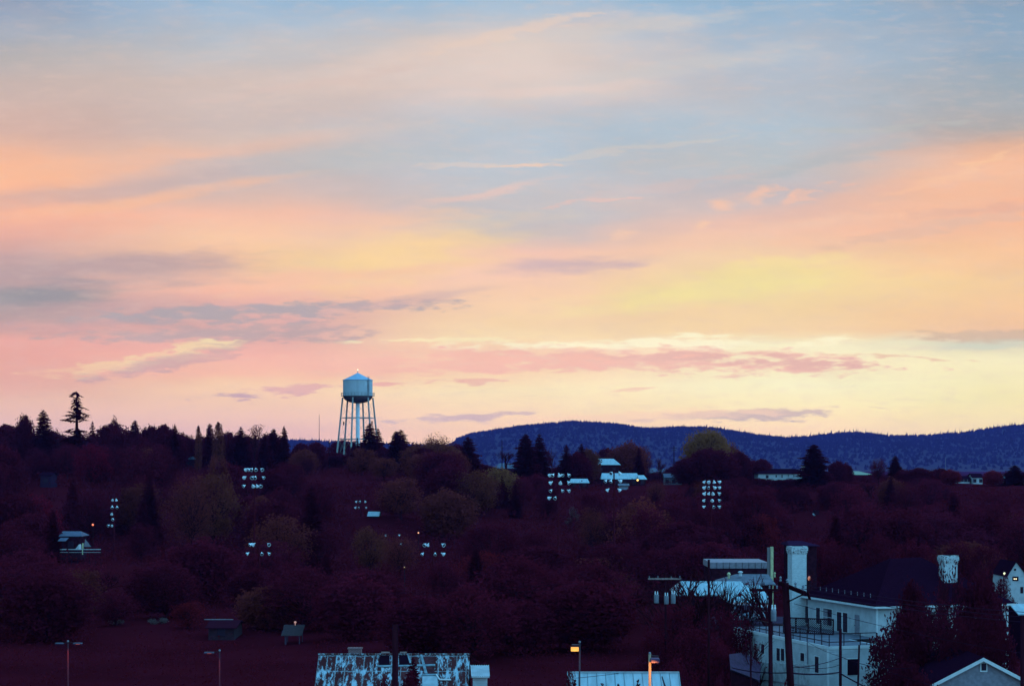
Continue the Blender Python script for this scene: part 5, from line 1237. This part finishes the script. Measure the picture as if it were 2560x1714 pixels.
p, q = roof_pt(1091, 1690, *RA), roof_pt(1099, 1702, *RA); mb = MB(); mb.tube([p + Vector((0, 0, .15)), q + Vector((0, 0, .15)), q + Vector((.9, 0, .12))], .07, 8); mb.build('gutter', M_trim, br)
mb = MB(); mb.bar(ba + Vector((-.05, 0, .04)), bb + Vector((.05, 0, .04)), .22, .08); rcap = mb.build('ridge_cap', M_tin, br); uv_planar(rcap, lambda co, n: (co.x * 1.3 + 7, co.y * 2 + .9))
for x0, x1 in ((953, 974), (1000, 1017)):
    p, q = at(x0, 1634, 152.8), at(x1, 1634, 152.8); mb = MB(); mb.bar(p + Vector((0, 0, .14)), q + Vector((0, 0, .14)), .10); mb.build('ridge_vent', M_tan, br)
p, q = at(871, 1636, 154.5), at(903, 1621, 154.5); mb = MB(); mb.box(((p.x + q.x) / 2, 154.9, (p.z + q.z) / 2 - .25), (q.x - p.x, .8, q.z - p.z + .5)); mb.box(((p.x + q.x) / 2, 154.9, q.z + .03), (q.x - p.x + .14, .94, .08)); c_ = mb.build('chimney', brick_mat('red_brick', (.17, .085, .085), (.13, .06, .07), (.22, .17, .18), .24, .085, .012), br); uvbox(c_, Vector((1, 0)))
# annex with a ribbed white roof
a, b = at(1177, 1662, 151), at(1223, 1662, 151); o = thing('lean_to', 'small lean-to with a ribbed white metal roof at the end of the rusty barn', 'lean-to', ((a.x + b.x) / 2, 150, 0))
zl = at(0, 1690, 148.6).z; mb = MB(); A_, B_, C_, D_ = Vector((a.x, 151, a.z)), Vector((b.x - .05, 151, a.z)), Vector((b.x + .05, 148.6, zl)), Vector((a.x + .12, 148.6, zl))
mb.face(D_, C_, B_, A_); dn = Vector((0, 0, -.1)); mb.face(A_ + dn, B_ + dn, C_ + dn, D_ + dn); mb.face(C_, D_, D_ + dn, C_ + dn); mb.face(B_, C_, C_ + dn, B_ + dn)
for k in range(9):
    t = k / 8; mb.bar(D_.lerp(C_, t) + Vector((0, 0, .02)), A_.lerp(B_, t) + Vector((0, 0, .02)), .05)
mb.build('roof', M_white, o); mb = MB(); siding(mb, Vector((a.x + .2, 148.9, 0)), Vector((b.x - .15, 148.9, 0)), -.4, zl - .12, Vector((0, -1)), .2, .03); mb.face((b.x - .15, 148.9, -.4), (b.x - .15, 151, -.4), (b.x - .15, 151, a.z - .15), (b.x - .15, 148.9, zl - .12)); mb.build('wall', M_white, o)
gar, gr, ga, gb = lean_roof_building('garage', 'garage with a clean pale metal roof behind the two orange street lamps', 1418, 1698, 1680, 130, 4.0, 2.3, M_paleroof, M_dkwall, 'garage')
mb = MB(); k = 0
while ga.x + .12 + k * .62 < gb.x:
    xx = ga.x + .12 + k * .62; mb.bar((xx, 130, ga.z + .015), (xx, 126, ga.z - 2.285), .035); k += 1
mb.build('seam', mat('dark_seam', (.10, .14, .16), .6), gr)  # seam bars darker than the roof sheets
mb = MB(); mb.bar(ga + Vector((0, 0, .03)), gb + Vector((0, 0, .03)), .16, .07); mb.build('ridge_cap', M_paleroof, gr)
roof_patch(gr, 'rust_streak', M_dkmetal, [(1661, 1716), (1654, 1690), (1656, 1690), (1665, 1716)], 130, ga.z, 4.0, 2.3, .03)
for px, yt, w, lab in ((1505, 1700, 22, 'small dark fir tip before the pale garage roof, the one nearest the lit lamp'), (1546, 1703, 22, 'small dark fir tip before the middle of the pale garage roof'), (1595, 1691, 30, 'tallest dark fir tip before the pale garage roof'), (1436, 1690, 22, 'dark fir tip beside the post of the lit lamp')):
    plant_px('conifer', px, yt, w * 2.2, 112, 'ever', lab, 'fir tips before the garage')
plant_px('round', 1424, 1640, 40, 124, 'dark', 'dark narrow tree covering the end of the pale garage roof', None, 2)
plant_px('dense', 1026, 1664, 70, 134, 'ever', 'dark bush crown in front of the middle of the rusty roof', None, 1)
plant_px('conifer', 1032, 1640, 74, 138, 'ever', 'dark fir standing before the rusty roof', None, 1)
plant_px('dense', 962, 1676, 62, 135, 'dark', 'dark bushy tree before the rusty roof beside the pole', None, 4)

# ---------------------------------------------------------------- low industrial buildings beyond the house
IY = 262.; a, b = at(1776, 1405, IY), at(1920, 1420, IY); g = G(a.x, IY)
o = thing('long_building', 'long grey panelled building behind the bare branches', 'building', ((a.x + b.x) / 2, IY + 5, g))
mb = MB(); mb.box(((a.x + b.x) / 2, IY + 5, (g + b.z) / 2 - .1), (b.x - a.x - .2, 9.8, b.z - g)); mb.build('wall', M_dkwall, o)
mb = MB(); mb.box(((a.x + b.x) / 2, IY + 5, (a.z + b.z) / 2), (b.x - a.x, 10, a.z - b.z)); mb.build('parapet', M_greywall, o)
mb = MB(); 
for k in range(1, 9): xx = a.x + (b.x - a.x) * k / 9; mb.bar((xx, IY - .02, b.z), (xx, IY - .02, a.z), .05)
mb.build('panel_joint', M_dkmetal, o)
gr2 = gable_house('grey_building', 'building with a mid grey roof and two pale roof vents', 1806, 1940, 1434, 1460, 238, 9, M_greyroof, M_dkwall, 2.2, .4, 0, cat='building')
for (px, py, w, h) in ((1822, 1434, 9, 8), (1851, 1429, 13, 5), (1937, 1432, 5, 5)):
    p = at(px, py, 241); mb = MB(); ww, hh = w / F * 241, h / F * 241; mb.lathe([(ww * .3, -hh * 2), (ww * .3, -hh * .4), (ww * .5, -hh * .3), (ww * .5, hh * .1), (ww * .2, hh * .5), (.01, hh * .5)], p, 12); mb.build('roof_vent', M_cream if w < 12 else M_white, gr2)
gable_house('pale_roof_building', 'wide low building with a pale metal roof behind the bare spreading tree', 1688, 1872, 1452, 1486, 222, 9, M_paleroof, M_dkwall, 1.0, .3, 0, cat='building', seams=True)
gable_house('pale_roof_building', 'smaller building with a bright pale roof sloping down beside the wide one', 1818, 1930, 1462, 1504, 214, 8, M_paleroof, M_dkwall, .2, .8, 0, cat='building', seams=True)
gable_house('plum_roof_house', 'dim house with a plum roof directly behind the tall white chimney', 1972, 2050, 1351, 1363, 268, 8, mat('dusk_roof', (.030, .010, .030), .9, spec=0), M_dkwall, .3, 2, 0, cat='house')
p0, p1 = at(1926, 1366, 256), at(1933, 1422, 256); g = G(p0.x, 256); o = thing('panel', 'tall narrow cream panel standing at the end of the long grey building', 'panel', (p0.x, 256, g))
mb = MB(); mb.box(((p0.x + p1.x) / 2, 256, (g + p0.z) / 2), (p1.x - p0.x, .5, p0.z - g)); mb.build('face', M_cream, o)
p2 = at(1919, 1368, 256); mb = MB(); mb.box(((p2.x + p0.x) / 2, 256.2, (g + p2.z) / 2), (p0.x - p2.x, .5, p2.z - g)); mb.build('shaded_side', mat('shaded_board', (.16, .14, .15), .8), o)  # the side's shade is put into a darker board colour
p = at(2023, 1445, 205); o = thing('warm_glow', 'added orange glow standing for a warm-lit chimney piece past the tall white chimney', 'light', (p.x, 205, G(p.x, 205)))  # glowing shape and post added in place of a warm-lit chimney piece
mb = MB(); mb.tube([(p.x, 205.3, G(p.x, 205)), (p.x, 205.3, p.z + .4)], .06, 6); mb.build('post', M_dkmetal, o); mb = MB(); mb.lathe([(.04, -.24), (.13, -.15), (.17, .03), (.11, .2), (.02, .25)], p, 12); mb.build('glow_body', emit('orange_glow', (1, .36, .22), .42), o, True)

# vehicles half hidden behind the hedge
def car_body(o, x, Y, g, w, L, h, m, van=False):
    prof = [(-L / 2, .35), (L / 2, .35), (L / 2, .8), (L / 2 - .1, .95), (L * .28, 1.02 if not van else 1.2), (L * .16, h - .06), (L * .10, h), (-L * .38, h), (-L / 2 + .05, h * .72 if not van else h - .15), (-L / 2, .9)]
    mb = MB()
    for sg in (-1, 1):
        for (a, b) in [(prof[i], prof[(i + 1) % len(prof)]) for i in range(len(prof))] if sg > 0 else []:
            mb.face((x - w / 2, Y - a[0], g + a[1]), (x + w / 2, Y - a[0], g + a[1]), (x + w / 2, Y - b[0], g + b[1]), (x - w / 2, Y - b[0], g + b[1]))
        q = [(x + sg * w / 2, Y - a[0], g + a[1]) for a in prof]; mb.face(*(q if sg < 0 else reversed(q)))
    mb.build('body', m, o, bevel=.05)
    mb = MB(); a, b = prof[4], prof[5]; e = .04
    mb.face((x - w * .44, Y - a[0] - e, g + a[1] + .04), (x + w * .44, Y - a[0] - e, g + a[1] + .04), (x + w * .40, Y - b[0] - e, g + b[1] - .04), (x - w * .40, Y - b[0] - e, g + b[1] - .04)); mb.build('windscreen', M_glass, o)
    for sg in (-1, 1):
        mb = MB(); mb.box((x + sg * (w / 2 + .005), Y - L * .02, g + h * .78), (.03, L * .4, h * .26)); mb.build('side_window', M_glass, o)
        mb = MB(); mb.box((x + sg * w * .36, Y - L / 2 - .01, g + .72), (w * .2, .06, .16)); mb.build('headlight', M_alu, o)
        for yy in (-L * .3, L * .3):
            mb = MB(); mb.lathe([(.02, -.1), (.3, -.1), (.33, 0), (.3, .1), (.02, .1)], (x + sg * (w / 2 - .08), Y + yy, g + .33), 16, (1, 0, 0)); wh = mb.build('wheel', M_black, o)
            mb = MB(); mb.lathe([(.02, .0), (.18, 0), (.17, .02), (.02, .02)], (x + sg * (w / 2 + .02), Y + yy, g + .33), 12, (sg, 0, 0)); mb.build('rim', M_alu, wh)
for (px, py, Y, w, L, h, lab, name, cat) in ((1856, 1508, 203, 1.95, 4.8, 1.95, 'pale van facing the viewer, parked behind the dark hedge', 'parked_van', 'van'), (1906, 1513, 206, 1.8, 4.2, 1.5, 'white car parked next to the pale van behind the hedge', 'parked_car', 'car')):
    p = at(px, py, Y); g0 = p.z - h
    o = thing(name, lab, cat, (p.x, Y, g0)); car_body(o, p.x, Y, g0, w, L, h, mat('van_paint', (.10, .115, .16), .4, spec=.4) if w > 1.9 else mat('car_paint', (.28, .31, .34), .4), w > 1.9)
# a raised parking deck carries them
z_p = at(0, 1508, 203).z - 1.95
mb = MB(); mb.box((at(1880, 0, 205).x, 206, z_p / 2 - .2), (9, 9, z_p + .36)); tag(setorigin(mb.build('parking_deck', mat('deck_concrete', (.05, .03, .05), .9, spec=0))), 'dark raised parking terrace under the pale van and white car', 'parking deck')

# ---------------------------------------------------------------- near trees and hedges
plant_px('stark', 1745, 1416, 215, 196, 'maroon', 'bare spreading tree in front of the wide pale roof', None, 0)
plant_px('stark', 1704, 1446, 140, 192, 'maroon', 'smaller bare tree beside the three transformer cans', None, 1)
plant_px('stark', 1860, 1424, 170, 190, 'plum', 'bare tree fanning out in front of the bright pale roof', None, 2)
plant_px('stark', 1945, 1420, 120, 186, 'plum', 'thin bare tree rising beside the tall white chimney', None, 1)
plant_px('stark', 1800, 1452, 130, 188, 'plum', 'low bare tree between the two larger bare trees', None, 0)
plant_px('stark', 1880, 1580, 90, 158, 'plum', 'small bare tree before the end of the clapboard wing', None, 1)
for k, (px, yt, w, Y, hue, lab) in enumerate(((1690, 1500, 130, 184, 'dark', 'dark hedge tree under the three transformer cans'), (1790, 1512, 120, 182, 'maroon', 'dusky hedge tree under the bare spreading tree'), (1850, 1530, 100, 178, 'dark', 'dark hedge tree hiding the wheels of the pale van'), (1930, 1556, 70, 188, 'ever', 'dark shrub tree at the far end of the clapboard wing'), (1740, 1560, 150, 165, 'dark', 'broad dark tree below the dusky hedge tree'), (1640, 1560, 120, 170, 'dark', 'dark tree at the foot of the three-transformer pole'), (1800, 1590, 90, 160, 'maroon', 'dusky tree against the end of the clapboard wing'), (1700, 1640, 120, 146, 'dark', 'low dark tree east of the pale garage roof'))):
    plant_px('round', px, yt, w, Y, hue, lab, None, k % 6)
plant_px('dense', 2452, 1398, 120, 158, 'night', 'tall dark tree filling the gap between the second white chimney and the steep gable', 'dark trees in front of the white house', 1)
plant_px('dense', 2285, 1436, 90, 157, 'night', 'dark tree rising over the plum roof before the second white chimney', 'dark trees in front of the white house', 0)
kd = []
for k, (px, yt, w, Y, hue, var, lab) in enumerate(((2335, 1478, 200, 150, 'night', 3, 'largest dark leafy tree screening the front of the white house'), (2262, 1504, 120, 149, 'night', 1, 'dark leafy tree over the corner of the white house'), (2455, 1486, 150, 152, 'night', 3, 'dark leafy tree before the far end of the white house'),
    (2225, 1560, 120, 147, 'night', 4, 'lower dark tree reaching over the terrace railing'), (2400, 1540, 120, 146, 'night', 2, 'dark tree rising behind the grey gable peak'), (2500, 1560, 90, 148, 'night', 0, 'dark tree between the grey gable and the edge pole'), (2265, 1640, 120, 140, 'night', 5, 'dark dense tree beside the grey gable roof edge'), (2310, 1672, 90, 136, 'night', 1, 'low dark tree touching the grey gable rake board'))):
    plant_px('airy' if k in (0, 2) else 'round' if k in (1, 3, 4, 5) else 'dense', px, yt, w, Y, hue, lab, 'dark trees in front of the white house', var)
plant_px('twig', 2380, 1385, 110, 160, 'night', 'leafy branched tree drooping over the second white chimney', None, 2)
plant_px('twig', 2350, 1420, 110, 158, 'night', 'slimmer branched tree beside the second white chimney', None, 2)
plant_px('twig', 2420, 1440, 120, 158, 'plum', 'thin bare tree beside the second white chimney', None, 2)
for k, (px, yt, w, Y, hue, lab) in enumerate(((2110, 1352, 110, 290, 'dark', 'dark tree behind the plum roof of the white house'), (2200, 1330, 120, 300, 'dark', 'wide dark tree beyond the roof of the white house'), (2290, 1342, 110, 290, 'maroon', 'dusky tree beyond the second white chimney'), (2400, 1338, 120, 290, 'dark', 'dark tree between the second chimney and the steep gable'), (2470, 1352, 90, 285, 'dark', 'dark tree next to the steep pale gable'), (1990, 1330, 90, 300, 'dark', 'dark tree above the plum roof behind the tall chimney'), (2060, 1340, 80, 295, 'maroon', 'dusky tree beside the tall white chimney top'))):
    plant_px('round', px, yt, w, Y, hue, lab, None, (k + 2) % 6)
